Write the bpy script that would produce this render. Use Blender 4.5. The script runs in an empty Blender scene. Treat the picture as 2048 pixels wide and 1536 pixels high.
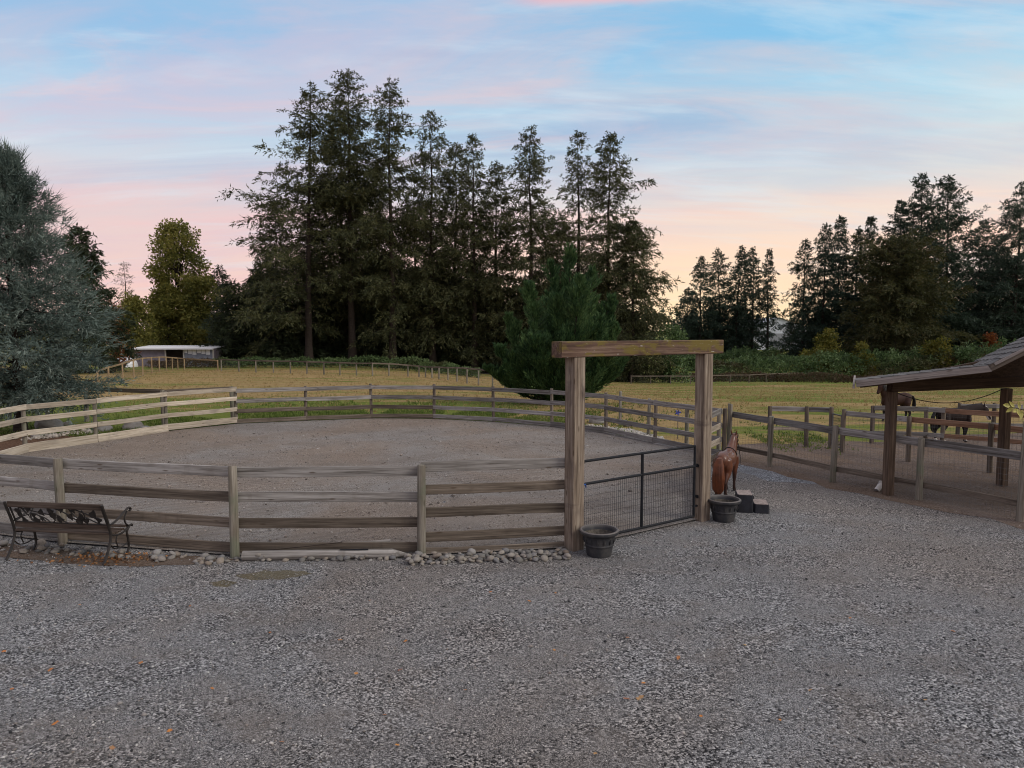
import bpy, math, random
import numpy as np
from mathutils import Vector, Matrix, noise as mnoise

SC = bpy.context.scene
COL = SC.collection
R = math.radians

# ------------------------------------------------------------------ camera
CAM_H, F, PITCH = 3.4, 1420.0, R(4.35)      # metres, focal length in photo pixels, downward tilt
cam_d = bpy.data.cameras.new('camera'); cam = bpy.data.objects.new('camera', cam_d); COL.objects.link(cam)
cam.location = (0, 0, CAM_H); cam.rotation_euler = (math.pi / 2 - PITCH, 0, 0)
cam_d.sensor_width = 36; cam_d.lens = F / 2048 * 36; cam_d.clip_start = .05; cam_d.clip_end = 6000
SC.camera = cam

# ------------------------------------------------------------------ light, sky, exposure
SUN_AZ, SUN_EL = R(118), R(34)              # azimuth from straight ahead, towards the right
sun_d = bpy.data.lights.new('sun', 'SUN'); sun = bpy.data.objects.new('sun', sun_d); COL.objects.link(sun)
sun_d.energy = 1.5; sun_d.angle = R(24); sun_d.color = (1.0, .93, .84)
sdir = Vector((math.sin(SUN_AZ) * math.cos(SUN_EL), math.cos(SUN_AZ) * math.cos(SUN_EL), math.sin(SUN_EL)))
sun.rotation_euler = sdir.to_track_quat('Z', 'Y').to_euler()

SC.view_settings.view_transform = 'Standard'; SC.view_settings.look = 'None'
SC.view_settings.exposure = 0.2; SC.view_settings.gamma = 1.0
SC.view_settings.use_curve_mapping = False
SC.render.engine = 'CYCLES'
SC.cycles.use_denoising = True; SC.cycles.pixel_filter_type = 'BLACKMAN_HARRIS'; SC.cycles.filter_width = 1.05
try:
    SC.cycles.denoiser = 'OPENIMAGEDENOISE'; SC.cycles.denoising_input_passes = 'RGB_ALBEDO_NORMAL'; SC.cycles.denoising_prefilter = 'ACCURATE'
except Exception: pass
SC.cycles.max_bounces = 6; SC.cycles.diffuse_bounces = 3; SC.cycles.glossy_bounces = 2
SC.cycles.transparent_max_bounces = 8; SC.cycles.transmission_bounces = 2
SC.cycles.caustics_reflective = False; SC.cycles.caustics_refractive = False

def srgb(r, g, b):
    def f(c):
        c /= 255.0
        return c / 12.92 if c <= .04045 else ((c + .055) / 1.055) ** 2.4
    return (f(r), f(g), f(b), 1.0)

class NT:
    """tiny node-tree helper"""
    def __init__(s, tree): s.t = tree; s.n = tree.nodes; s.l = tree.links
    def new(s, typ, **kw):
        n = s.n.new(typ)
        for k, v in kw.items(): setattr(n, k, v)
        return n
    def put(s, sock, v):
        if isinstance(v, bpy.types.NodeSocket): s.l.new(v, sock)
        elif v is not None:
            try: sock.default_value = v
            except Exception: sock.default_value = (tuple(v) + (1.0,))[:4] if len(v) == 3 else tuple(v)[:3]
    def math(s, op, a, b=None, c=None, clamp=False):
        n = s.new('ShaderNodeMath', operation=op, use_clamp=clamp)
        s.put(n.inputs[0], a)
        if b is not None: s.put(n.inputs[1], b)
        if c is not None: s.put(n.inputs[2], c)
        return n.outputs[0]
    def vmath(s, op, a, b=None):
        n = s.new('ShaderNodeVectorMath', operation=op); s.put(n.inputs[0], a)
        if b is not None: s.put(n.inputs[1], b)
        return n.outputs[0]
    def mix(s, fac, a, b, blend='MIX'):
        n = s.new('ShaderNodeMix', data_type='RGBA', blend_type=blend)
        s.put(n.inputs[0], fac); s.put(n.inputs[6], a); s.put(n.inputs[7], b)
        return n.outputs[2]
    def ramp(s, fac, stops, interp='LINEAR'):
        n = s.new('ShaderNodeValToRGB'); n.color_ramp.interpolation = interp
        e = n.color_ramp.elements
        while len(e) < len(stops): e.new(.5)
        for i, (p, c) in enumerate(stops):
            e[i].position = p; e[i].color = c if len(c) == 4 else (*c, 1)
        s.put(n.inputs[0], fac); return n.outputs[0]
    def noise(s, vec, scale, detail=4, rough=.55, dist=0.0, out=0):
        n = s.new('ShaderNodeTexNoise'); s.put(n.inputs['Vector'], vec)
        n.inputs['Scale'].default_value = scale; n.inputs['Detail'].default_value = detail
        n.inputs['Roughness'].default_value = rough; n.inputs['Distortion'].default_value = dist
        return n.outputs[out]
    def voro(s, vec, scale, feature='F1', rnd=1.0):
        n = s.new('ShaderNodeTexVoronoi', feature=feature); s.put(n.inputs['Vector'], vec)
        n.inputs['Scale'].default_value = scale; n.inputs['Randomness'].default_value = rnd
        return n
    def mapping(s, vec, scale=(1, 1, 1), loc=(0, 0, 0), rot=(0, 0, 0)):
        n = s.new('ShaderNodeMapping'); s.put(n.inputs['Vector'], vec)
        s.put(n.inputs['Scale'], scale); s.put(n.inputs['Location'], loc); s.put(n.inputs['Rotation'], rot)
        return n.outputs[0]
    def smooth(s, v, lo, hi, a=0.0, b=1.0):
        n = s.new('ShaderNodeMapRange', interpolation_type='SMOOTHSTEP')
        s.put(n.inputs[0], v)
        for i, q in enumerate((lo, hi, a, b)): s.put(n.inputs[i + 1], q)
        return n.outputs[0]
    def sep(s, vec):
        n = s.new('ShaderNodeSeparateXYZ'); s.put(n.inputs[0], vec); return n.outputs
    def comb(s, x, y, z):
        n = s.new('ShaderNodeCombineXYZ')
        for i, q in enumerate((x, y, z)): s.put(n.inputs[i], q)
        return n.outputs[0]
    def bump(s, h, strength=.5, dist=.02):
        n = s.new('ShaderNodeBump'); s.put(n.inputs['Height'], h)
        n.inputs['Strength'].default_value = strength; n.inputs['Distance'].default_value = dist
        return n.outputs[0]

def make_world():
    w = bpy.data.worlds.new('World'); SC.world = w; w.use_nodes = True
    t = NT(w.node_tree); t.n.clear()
    out = t.new('ShaderNodeOutputWorld')
    sky = t.new('ShaderNodeTexSky', sky_type='NISHITA', sun_disc=False)
    sky.sun_elevation = SUN_EL; sky.sun_rotation = SUN_AZ; sky.altitude = 50; sky.dust_density = 2.0
    bg1 = t.new('ShaderNodeBackground'); t.put(bg1.inputs[0], sky.outputs[0]); bg1.inputs[1].default_value = .06
    d = t.new('ShaderNodeTexCoord').outputs['Generated']
    x, y, z = t.sep(d)
    el = t.math('MAXIMUM', z, 0.0)
    # veil of thin cloud over the clear air, projected on a flat layer high above
    h = t.math('ADD', el, .16)
    cx, cy = t.math('DIVIDE', x, h), t.math('DIVIDE', y, h)
    layer = t.comb(cx, cy, 0.0)
    wob = t.noise(layer, .6, 3, .5)
    el2 = t.math('ADD', el, t.math('MULTIPLY', t.math('SUBTRACT', wob, .5), .10))
    east = t.smooth(x, -.6, .6)
    left = t.ramp(el2, [(0.0, srgb(238, 200, 182)), (.07, srgb(228, 194, 186)), (.14, srgb(216, 194, 194)), (.20, srgb(196, 202, 212)),
                        (.27, srgb(168, 196, 218)), (.35, srgb(142, 180, 214)), (.44, srgb(150, 182, 212)), (.6, srgb(206, 210, 216)), (.75, srgb(236, 232, 226)), (1, srgb(240, 234, 226))])
    right = t.ramp(el2, [(0.0, srgb(252, 218, 168)), (.05, srgb(248, 212, 186)), (.10, srgb(240, 208, 188)), (.16, srgb(228, 216, 204)), (.22, srgb(202, 216, 218)),
                         (.29, srgb(166, 204, 222)), (.36, srgb(124, 184, 220)), (.44, srgb(134, 180, 214)), (.6, srgb(204, 212, 218)), (.75, srgb(238, 234, 228)), (1, srgb(240, 234, 226))])
    base = t.mix(east, left, right)
    stretched = t.mapping(layer, (.5, 1.5, 1), (3.1, .7, 0), (0, 0, R(-24)))
    n1 = t.noise(stretched, 1.1, 7, .6, 1.4)
    n2 = t.noise(t.mapping(layer, (.35, 1.5, 1), (9.3, 4.2, 0), (0, 0, R(10))), 1.0, 7, .6, .7)
    n3 = t.noise(t.mapping(layer, (.9, 3.2, 1), (1.2, 8.8, 0), (0, 0, R(-6))), 1.6, 6, .6, .4)
    pink = t.mix(east, srgb(226, 184, 186), srgb(238, 196, 180))
    grey = t.mix(east, srgb(140, 156, 194), srgb(140, 164, 198))
    c1 = t.mix(t.math('MULTIPLY', t.smooth(n1, .40, .74), t.mix(east, (.62,)*3 + (1,), (.42,)*3 + (1,))), base, pink)
    up = t.smooth(el, .10, .30)
    c2 = t.mix(t.math('MULTIPLY', t.math('MULTIPLY', t.smooth(n2, .42, .64), up), .72), c1, grey)
    c3 = t.mix(t.math('MULTIPLY', t.smooth(n3, .48, .72), .38), c2, srgb(206, 222, 230))
    n4 = t.noise(t.mapping(layer, (.9, 1.7, 1), (6.6, 2.4, 0), (0, 0, R(-35))), 1.0, 8, .62, .9)
    c3 = t.mix(t.math('MULTIPLY', t.smooth(n4, .46, .66), .34), c3, t.mix(east, srgb(206, 178, 196), srgb(196, 204, 214)))
    n5 = t.noise(t.mapping(layer, (.7, 2.2, 1), (2.6, 5.4, 0), (0, 0, R(-20))), 1.3, 8, .64, .8)
    c3 = t.mix(t.math('MULTIPLY', t.smooth(n5, .50, .68), t.mix(east, (.38,)*3 + (1,), (.16,)*3 + (1,))), c3, srgb(230, 190, 186))
    gl = t.math('MULTIPLY', t.smooth(t.math('ABSOLUTE', t.math('SUBTRACT', x, .24)), .42, .0), t.smooth(el, .17, .0))
    c3 = t.mix(t.math('MULTIPLY', gl, .65), c3, srgb(255, 226, 176))
    # the salmon cloud bank whose lower rim shows at the top of the picture
    edge = t.math('ADD', el, t.math('MULTIPLY', t.math('SUBTRACT', t.noise(layer, 2.2, 5, .6, .3), .5), .035))
    bank = t.math('MULTIPLY', t.math('MULTIPLY', t.smooth(edge, .396, .412), t.smooth(edge, .50, .45)),
                  t.math('MULTIPLY', t.smooth(x, -.03, .08), t.smooth(x, .34, .22)))
    c4 = t.mix(t.math('MULTIPLY', bank, .9), c3, srgb(238, 166, 166))
    bg2 = t.new('ShaderNodeBackground'); t.put(bg2.inputs[0], c4); bg2.inputs[1].default_value = 1.08
    mx = t.new('ShaderNodeMixShader'); mx.inputs[0].default_value = .92
    t.l.new(bg1.outputs[0], mx.inputs[1]); t.l.new(bg2.outputs[0], mx.inputs[2]); t.l.new(mx.outputs[0], out.inputs[0])
make_world()

# ------------------------------------------------------------------ terrain and placing
CP, SP = math.cos(PITCH), math.sin(PITCH)
_py = np.array([-50, 33, 100, 160, 300, 3000.]); _pz = np.array([0, 0, -67, -33, -33, -33.])
def sstep(a, b, v):
    q = np.clip((v - a) / (b - a), 0, 1); return q * q * (3 - 2 * q)
def gz(x, y):
    x = np.asarray(x, float); y = np.asarray(y, float)
    prof = sum(np.interp(y + k, _py, _pz) for k in (-4, -2, 0, 2, 4)) / 5
    s = .016 + .042 * sstep(-.3, .26, x / np.maximum(y, 5))
    und = (np.sin(x * .13 + y * .05) + np.sin(y * .11 - x * .07)) * .06 * sstep(34, 60, y)
    return s * prof + und
def GZ(x, y): return float(gz(x, y))
def px(u, v, z=None):
    """photo pixel -> point on the ground (or at height z)"""
    xc, yc = (u - 1024) / F, (768 - v) / F
    d = (xc, CP + yc * SP, -SP + yc * CP)
    if z is not None:
        t = (z - CAM_H) / d[2]; return Vector((d[0] * t, d[1] * t, z))
    lo, hi = 1.0, 400.0
    t = 1.0
    while t < 400:
        if CAM_H + d[2] * t < GZ(d[0] * t, d[1] * t): break
        lo = t; t += .5
    hi = t
    for _ in range(40):
        m = (lo + hi) / 2
        if CAM_H + d[2] * m < GZ(d[0] * m, d[1] * m): hi = m
        else: lo = m
    return Vector((d[0] * hi, d[1] * hi, GZ(d[0] * hi, d[1] * hi)))
def at(u, Y):
    """ground point seen at photo column u, Y metres ahead"""
    z = 0.0; x = 0
    for _ in range(4):
        dep = Y * CP + (CAM_H - z) * SP; x = (u - 1024) / F * dep; z = GZ(x, Y)
    return Vector((x, Y, z))
def ztop(v, Y):
    yc = (768 - v) / F
    return CAM_H + Y * (yc * CP - SP) / (CP + yc * SP)

# ------------------------------------------------------------------ mesh helpers
class MB:
    def __init__(s): s.v = []; s.f = []
    def add(s, vs, fs):
        o = len(s.v); s.v += [tuple(p) for p in vs]; s.f += [tuple(i + o for i in q) for q in fs]; return s
    def box(s, c, size, rz=0.0, M=None):
        hx, hy, hz = size[0] / 2, size[1] / 2, size[2] / 2
        vs = [Vector((x, y, z)) for z in (-hz, hz) for x, y in ((-hx, -hy), (hx, -hy), (hx, hy), (-hx, hy))]
        m = M if M is not None else Matrix.Rotation(rz, 4, 'Z')
        return s.add([m @ p + Vector(c) for p in vs], [(3, 2, 1, 0), (4, 5, 6, 7), (0, 1, 5, 4), (1, 2, 6, 5), (2, 3, 7, 6), (3, 0, 4, 7)])
    def tube(s, pts, rad, n=8, caps=True, flat=None, side=None):
        """loft along pts; rad: number or list; flat: list of (a,b) half axes (a along side, b along other)"""
        pts = [Vector(p) for p in pts]; k = len(pts)
        if flat is None:
            if not isinstance(rad, (list, tuple)): rad = [rad] * k
            flat = [(r, r) for r in rad]
        o = len(s.v); prev = None
        for i, p in enumerate(pts):
            d = (pts[min(i + 1, k - 1)] - pts[max(i - 1, 0)])
            d = d.normalized() if d.length > 1e-9 else Vector((0, 0, 1))
            if side is not None: a = Vector(side) - d * d.dot(Vector(side))
            elif prev is None: a = d.orthogonal()
            else: a = prev - d * d.dot(prev)
            if a.length < 1e-6: a = d.orthogonal()
            a.normalize(); prev = a; b = d.cross(a)
            for j in range(n):
                t = 2 * math.pi * j / n
                s.v.append(tuple(p + a * (math.cos(t) * flat[i][0]) + b * (math.sin(t) * flat[i][1])))
        for i in range(k - 1):
            for j in range(n):
                j2 = (j + 1) % n
                s.f.append((o + i * n + j, o + i * n + j2, o + (i + 1) * n + j2, o + (i + 1) * n + j))
        if caps:
            s.f.append(tuple(o + j for j in reversed(range(n)))); s.f.append(tuple(o + (k - 1) * n + j for j in range(n)))
        return s
    def lathe(s, prof, n=40, c=(0, 0, 0)):
        o = len(s.v); k = len(prof)
        for r, z in prof:
            for j in range(n):
                t = 2 * math.pi * j / n; s.v.append((c[0] + r * math.cos(t), c[1] + r * math.sin(t), c[2] + z))
        for i in range(k - 1):
            for j in range(n):
                j2 = (j + 1) % n; s.f.append((o + i * n + j, o + i * n + j2, o + (i + 1) * n + j2, o + (i + 1) * n + j))
        return s
    def mesh(s, name):
        m = bpy.data.meshes.new(name); m.from_pydata(s.v, [], s.f); m.validate(); m.update(); return m
    def build(s, name, mat, parent=None, smooth=False, loc=None):
        if parent is not None:
            P = parent.get('_w', (0, 0, 0)); s.v = [(p[0] - P[0], p[1] - P[1], p[2] - P[2]) for p in s.v]
        elif loc is not None:
            s.v = [(p[0] - loc[0], p[1] - loc[1], p[2] - loc[2]) for p in s.v]
        o = bpy.data.objects.new(name, s.mesh(name)); COL.objects.link(o)
        if mat: o.data.materials.append(mat)
        if smooth: shade(o.data)
        if parent is not None: o.parent = parent
        elif loc is not None: o.location = loc
        return o

def shade(m, ang=40):
    m.polygons.foreach_set('use_smooth', [True] * len(m.polygons))
    try: m.set_sharp_from_angle(angle=R(ang))
    except Exception: pass

def np_mesh(name, V, faces_n):
    """V (N,faces_n,3): every face has its own vertices"""
    N = V.shape[0]; m = bpy.data.meshes.new(name)
    m.vertices.add(N * faces_n); m.vertices.foreach_set('co', np.ascontiguousarray(V, np.float32).ravel())
    m.loops.add(N * faces_n); m.loops.foreach_set('vertex_index', np.arange(N * faces_n, dtype=np.int32))
    m.polygons.add(N); m.polygons.foreach_set('loop_start', np.arange(N, dtype=np.int32) * faces_n)
    try: m.polygons.foreach_set('loop_total', np.full(N, faces_n, np.int32))
    except Exception: pass
    m.update(calc_edges=True); return m

def idx_mesh(name, V, Fc):
    k = Fc.shape[1]; m = bpy.data.meshes.new(name)
    m.vertices.add(len(V)); m.vertices.foreach_set('co', np.ascontiguousarray(V, np.float32).ravel())
    m.loops.add(Fc.size); m.loops.foreach_set('vertex_index', np.ascontiguousarray(Fc, np.int32).ravel())
    m.polygons.add(len(Fc)); m.polygons.foreach_set('loop_start', np.arange(len(Fc), dtype=np.int32) * k)
    try: m.polygons.foreach_set('loop_total', np.full(len(Fc), k, np.int32))
    except Exception: pass
    m.update(calc_edges=True); return m

def tag(o, label=None, cat=None, group=None, kind=None):
    if label: o['label'] = label
    if cat: o['category'] = cat
    if group: o['group'] = group
    if kind: o['kind'] = kind
    return o
def thing(name, loc, label, cat, group=None):
    o = bpy.data.objects.new(name, None); COL.objects.link(o); o.location = loc; o['_w'] = tuple(loc)
    o.empty_display_size = .2
    return tag(o, label, cat, group)
def put(name, mesh, mat, parent=None, loc=(0, 0, 0), rot=None, scale=None):
    o = bpy.data.objects.new(name, mesh); COL.objects.link(o)
    if mat is not None and len(mesh.materials) == 0: mesh.materials.append(mat)
    o.location = loc
    if rot is not None: o.rotation_euler = rot
    if scale is not None: o.scale = scale if hasattr(scale, '__len__') else (scale,) * 3
    if parent is not None: o.parent = parent
    return o

# ------------------------------------------------------------------ materials
def mat_new(name):
    m = bpy.data.materials.new(name); m.use_nodes = True
    t = NT(m.node_tree); t.n.clear()
    out = t.new('ShaderNodeOutputMaterial'); b = t.new('ShaderNodeBsdfPrincipled')
    t.l.new(b.outputs[0], out.inputs[0]); b.inputs['Roughness'].default_value = .85
    b.inputs['Specular IOR Level'].default_value = .3
    return m, t, b, out

def plain(name, col, rough=.7, metal=0.0, var=.12, scale=6, bump=.15, spec=.3):
    m, t, b, _ = mat_new(name)
    co = t.new('ShaderNodeTexCoord').outputs['Object']
    n = t.noise(co, scale, 5, .6); f = t.noise(co, scale * 9, 3, .6)
    c = t.mix(t.smooth(n, .3, .7), tuple(q * (1 - var) for q in col[:3]) + (1,), tuple(min(1, q * (1 + var)) for q in col[:3]) + (1,))
    t.put(b.inputs['Base Color'], c); b.inputs['Metallic'].default_value = metal; b.inputs['Specular IOR Level'].default_value = spec
    t.put(b.inputs['Roughness'], t.smooth(f, .2, .8, rough * .85, min(1, rough * 1.12)))
    if bump: t.put(b.inputs['Normal'], t.bump(f, bump, .004))
    return m

def wood(name, dark, mid, light, stain=(.10, .08, .06), stain_amt=.4, moss=None, green=None, rough=.9, varb=.35):
    """weathered lumber; local X runs along the grain"""
    m, t, b, _ = mat_new(name)
    co = t.new('ShaderNodeTexCoord').outputs['Object']
    rnd = t.new('ShaderNodeObjectInfo').outputs['Random']
    off = t.comb(t.math('MULTIPLY', rnd, 37.0), t.math('MULTIPLY', rnd, 91.0), t.math('MULTIPLY', rnd, 53.0))
    p = t.vmath('ADD', co, off)
    g1 = t.noise(t.mapping(p, (.9, 26, 26)), 1.0, 6, .62, .35)
    g2 = t.noise(t.mapping(p, (3.0, 110, 110)), 1.0, 4, .6, .2)
    bl = t.noise(t.mapping(p, (1.4, 3.5, 3.5)), 1.2, 4, .55, .4)
    streak = t.noise(t.mapping(p, (5.0, 1.2, 1.2)), 1.0, 4, .6)
    c = t.ramp(t.math('ADD', t.math('MULTIPLY', g1, .75), t.math('MULTIPLY', g2, .25)), [(.34, dark), (.50, mid), (.66, light)])
    c = t.mix(t.math('MULTIPLY', t.smooth(bl, .5, .75), stain_amt), c, stain)
    c = t.mix(t.math('MULTIPLY', t.smooth(streak, .58, .75), stain_amt * .7), c, stain)
    kn = t.voro(t.mapping(p, (2.1, 9.0, 9.0)), 1.0)
    c = t.mix(t.math('MULTIPLY', t.smooth(kn.outputs['Distance'], .15, .05), .75), c, (.06, .04, .026, 1))
    crack = t.smooth(t.noise(t.mapping(p, (.7, 60, 60)), 1.0, 2, .5, .2), .66, .72)
    c = t.mix(t.math('MULTIPLY', crack, .65), c, (.03, .024, .02, 1))
    if green: c = t.mix(t.math('MULTIPLY', t.smooth(t.noise(p, 2.1, 4, .6), .48, .68), .55), c, green)
    if moss:
        nz = t.sep(t.new('ShaderNodeNewGeometry').outputs['Normal'])[2]
        mm = t.smooth(t.noise(t.mapping(p, (1.8, 5, 5)), 1.0, 5, .65, .5), .47, .59)
        c = t.mix(t.math('MULTIPLY', mm, .85), c, moss)
        li = t.smooth(t.noise(t.mapping(p, (7, 40, 40)), 1.0, 4, .6), .64, .70)
        c = t.mix(t.math('MULTIPLY', li, .8), c, (.5, .47, .42, 1))
    val = t.math('ADD', t.math('MULTIPLY', rnd, varb * 2), 1 - varb)
    h = t.new('ShaderNodeHueSaturation'); t.put(h.inputs['Color'], c); t.put(h.inputs['Value'], val)
    t.put(b.inputs['Base Color'], h.outputs[0]); b.inputs['Roughness'].default_value = rough; b.inputs['Specular IOR Level'].default_value = .2
    hgt = t.math('SUBTRACT', t.math('ADD', g1, t.math('MULTIPLY', g2, .6)), crack)
    t.put(b.inputs['Normal'], t.bump(hgt, .55, .006))
    return m

def leafmat(name, cols, clump=.35, trans=.35, rough=.6, patch=None):
    """foliage: every leaf blade (mesh island) takes its own shade of the species' colours"""
    m, t, b, out = mat_new(name)
    r = t.new('ShaderNodeNewGeometry').outputs['Random Per Island']
    co = t.new('ShaderNodeTexCoord').outputs['Object']
    n = t.noise(co, clump, 3, .6)
    v = t.math('ADD', t.math('MULTIPLY', r, .6), t.math('MULTIPLY', t.smooth(n, .3, .7), .4))
    k = len(cols) - 1
    c = t.ramp(v, [(.1 + .8 * i / k, q) for i, q in enumerate(cols)])
    if patch: c = t.mix(t.smooth(t.noise(co, patch[1], 2, .5), .56, .68), c, patch[0])
    t.put(b.inputs['Base Color'], c); b.inputs['Roughness'].default_value = rough; b.inputs['Specular IOR Level'].default_value = .25
    tr = t.new('ShaderNodeBsdfTranslucent'); t.put(tr.inputs[0], c)
    mx = t.new('ShaderNodeMixShader'); mx.inputs[0].default_value = trans
    t.l.new(b.outputs[0], mx.inputs[1]); t.l.new(tr.outputs[0], mx.inputs[2]); t.l.new(mx.outputs[0], out.inputs[0])
    return m

M = {}
M['grey_wood'] = wood('weathered_grey_wood', (.075, .066, .058), (.205, .19, .175), (.34, .322, .305), stain=(.085, .068, .052, 1))
M['brown_wood'] = wood('weathered_brown_wood', (.05, .039, .030), (.125, .10, .078), (.215, .178, .142), stain=(.05, .038, .028, 1), varb=.25)
M['new_wood'] = wood('fresh_pine_wood', (.23, .185, .14), (.42, .355, .275), (.56, .495, .41), stain=(.22, .19, .16, 1), stain_amt=.7, varb=.2)
M['red_wood'] = wood('reddish_stained_wood', (.14, .075, .045), (.26, .15, .095), (.36, .23, .155), stain=(.11, .06, .04, 1), varb=.15)
M['golden_wood'] = wood('golden_fence_wood', (.17, .115, .06), (.30, .215, .125), (.42, .32, .20), stain=(.14, .10, .06, 1), varb=.15)
M['post_wood'] = wood('treated_post_wood', (.085, .073, .056), (.195, .17, .135), (.31, .28, .235), stain=(.10, .08, .055, 1), green=(.13, .15, .10, 1), varb=.18)
M['timber'] = wood('old_timber', (.065, .045, .032), (.22, .17, .128), (.37, .31, .245), stain=(.075, .055, .05, 1), stain_amt=.75, varb=.08)
M['beam'] = wood('mossy_timber', (.04, .025, .019), (.115, .07, .05), (.22, .15, .11), stain=(.05, .03, .022, 1), moss=(.15, .115, .028, 1), stain_amt=.5, varb=.05)
M['shaded_wood'] = wood('shaded_brown_wood', (.022, .014, .010), (.055, .035, .023), (.095, .062, .042), stain=(.035, .02, .015, 1), varb=.15)  # brown wood, darkened further so the colour carries the shade under the roof
M['shed_post'] = wood('brown_shelter_post', (.04, .028, .02), (.10, .068, .047), (.17, .12, .088), stain=(.04, .028, .022, 1), varb=.1)
M['fascia'] = wood('pale_fascia_wood', (.12, .10, .09), (.26, .225, .205), (.36, .325, .305), varb=.06)
M['bark'] = wood('conifer_bark', (.016, .012, .010), (.036, .027, .022), (.065, .050, .042), stain=(.02, .015, .012, 1), varb=.2)
M['black_iron'] = plain('black_painted_iron', (.010, .011, .014), .65, .0, .3, 20, .2, .25)
M['bench_iron'] = plain('rusted_cast_iron', (.020, .016, .013), .6, .0, .4, 14, .4, .4)
M['bench_wood'] = wood('worn_bench_slats', (.028, .020, .015), (.07, .05, .039), (.13, .10, .082), stain=(.03, .022, .018, 1), varb=.15)

def gravel_mat(name, cells, cols, tint_a, tint_b, patch=.35, bumpd=.012, wave=None, sand=None):
    m, t, b, _ = mat_new(name)
    co = t.new('ShaderNodeTexCoord').outputs['Object']
    v1 = t.voro(co, cells); v2 = t.voro(co, cells * 2.3)
    r1 = t.sep(v1.outputs['Color'])[0]; r2 = t.sep(v2.outputs['Color'])[1]
    k = len(cols) - 1
    c1 = t.ramp(r1, [(.05 + .9 * i / k, q) for i, q in enumerate(cols)])
    c2 = t.ramp(r2, [(.05 + .9 * i / k, q) for i, q in enumerate(cols)])
    fine = t.smooth(t.noise(co, 1.1, 4, .6), .42, .62)
    c = t.mix(t.math('MULTIPLY', fine, .8), c1, c2)
    big = t.noise(co, patch, 5, .6, .6); big2 = t.noise(t.mapping(co, (.5, 1.3, 1), (7, 3, 0)), patch * 2.1, 4, .6, .4)
    tint = t.mix(t.smooth(big, .40, .64), tint_a, tint_b)
    c = t.mix(1.0, c, tint, 'MULTIPLY')
    c = t.mix(t.smooth(big2, .46, .70, 0, .45), c, t.mix(1.0, c, (.62, .57, .54, 1), 'MULTIPLY'))
    hgt = t.math('ADD', t.math('MULTIPLY', v1.outputs['Distance'], -1.0), t.math('MULTIPLY', v2.outputs['Distance'], -.4))
    if sand:
        sm = t.smooth(t.noise(t.mapping(co, (1, 1.4, 1), (2, 9, 0)), .9, 5, .65, .5), .46, .70)
        c = t.mix(t.math('MULTIPLY', sm, sand[1]), c, sand[0])
    if wave:
        w = t.new('ShaderNodeTexWave', wave_type='BANDS', bands_direction='X')
        t.put(w.inputs['Vector'], t.mapping(co, (1, 1, 1), (0, 0, 0), (0, 0, R(62))))
        w.inputs['Scale'].default_value = wave; w.inputs['Distortion'].default_value = 2.4; w.inputs['Detail'].default_value = 3; w.inputs['Detail Scale'].default_value = .6
        wm = t.smooth(t.noise(co, .23, 3, .5), .40, .6)
        c = t.mix(t.math('MULTIPLY', t.math('MULTIPLY', w.outputs[0], wm), .28), c, t.mix(1.0, c, (.55, .52, .5, 1), 'MULTIPLY'))
        hgt = t.math('ADD', hgt, t.math('MULTIPLY', t.math('MULTIPLY', w.outputs[0], wm), 1.5))
        lump = t.noise(co, 3.2, 4, .6)
        hgt = t.math('ADD', hgt, t.math('MULTIPLY', lump, 3.0))
    t.put(b.inputs['Base Color'], c); b.inputs['Roughness'].default_value = .95; b.inputs['Specular IOR Level'].default_value = .15
    t.put(b.inputs['Normal'], t.bump(hgt, .9, bumpd))
    return m
GREYS = [(.014, .014, .015), (.05, .05, .051), (.105, .104, .104), (.165, .163, .161), (.24, .237, .233), (.42, .41, .40)]
M['gravel'] = gravel_mat('crushed_gravel', 62, GREYS, (1.26, 1.27, 1.29, 1), (1.24, 1.15, 1.08, 1), .22, .014, sand=((.19, .165, .145, 1), .45))
M['fresh_gravel'] = gravel_mat('fresh_gravel', 62, [tuple(q * 1.25 for q in c) for c in GREYS], (1.12, 1.2, 1.3, 1), (1.1, 1.15, 1.22, 1), .3, .014)
M['pen_sand'] = gravel_mat('pen_footing', 75, [(.14, .122, .108), (.265, .242, .222), (.365, .337, .31), (.44, .412, .385), (.54, .51, .48)], (1, .99, .98, 1), (1.0, .87, .76, 1), .16, .035, wave=1.35, sand=((.25, .205, .165, 1), .5))
M['dirt'] = gravel_mat('paddock_dirt', 45, [(.10, .075, .06), (.16, .125, .10), (.21, .17, .14), (.27, .225, .195)], (1, .96, .95, 1), (.95, .84, .74, 1), .5, .02, sand=((.17, .12, .085, 1), .5))
M['mulch'] = gravel_mat('bark_mulch', 30, [(.07, .04, .026), (.13, .075, .045), (.18, .11, .07), (.25, .17, .12)], (1, .95, .9, 1), (.9, .8, .75, 1), .8, .02)

M['patch'] = gravel_mat('mossy_fines', 90, [(.07, .062, .042), (.11, .095, .066), (.15, .13, .095), (.20, .18, .145)], (1, 1, .95, 1), (.95, .9, .8, 1), 1.5, .008)
M['soil'] = gravel_mat('brown_soil', 60, [(.07, .055, .045), (.12, .09, .07), (.16, .125, .10), (.22, .19, .165)], (1, .96, .92, 1), (.95, .84, .74, 1), .8, .015)

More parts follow.
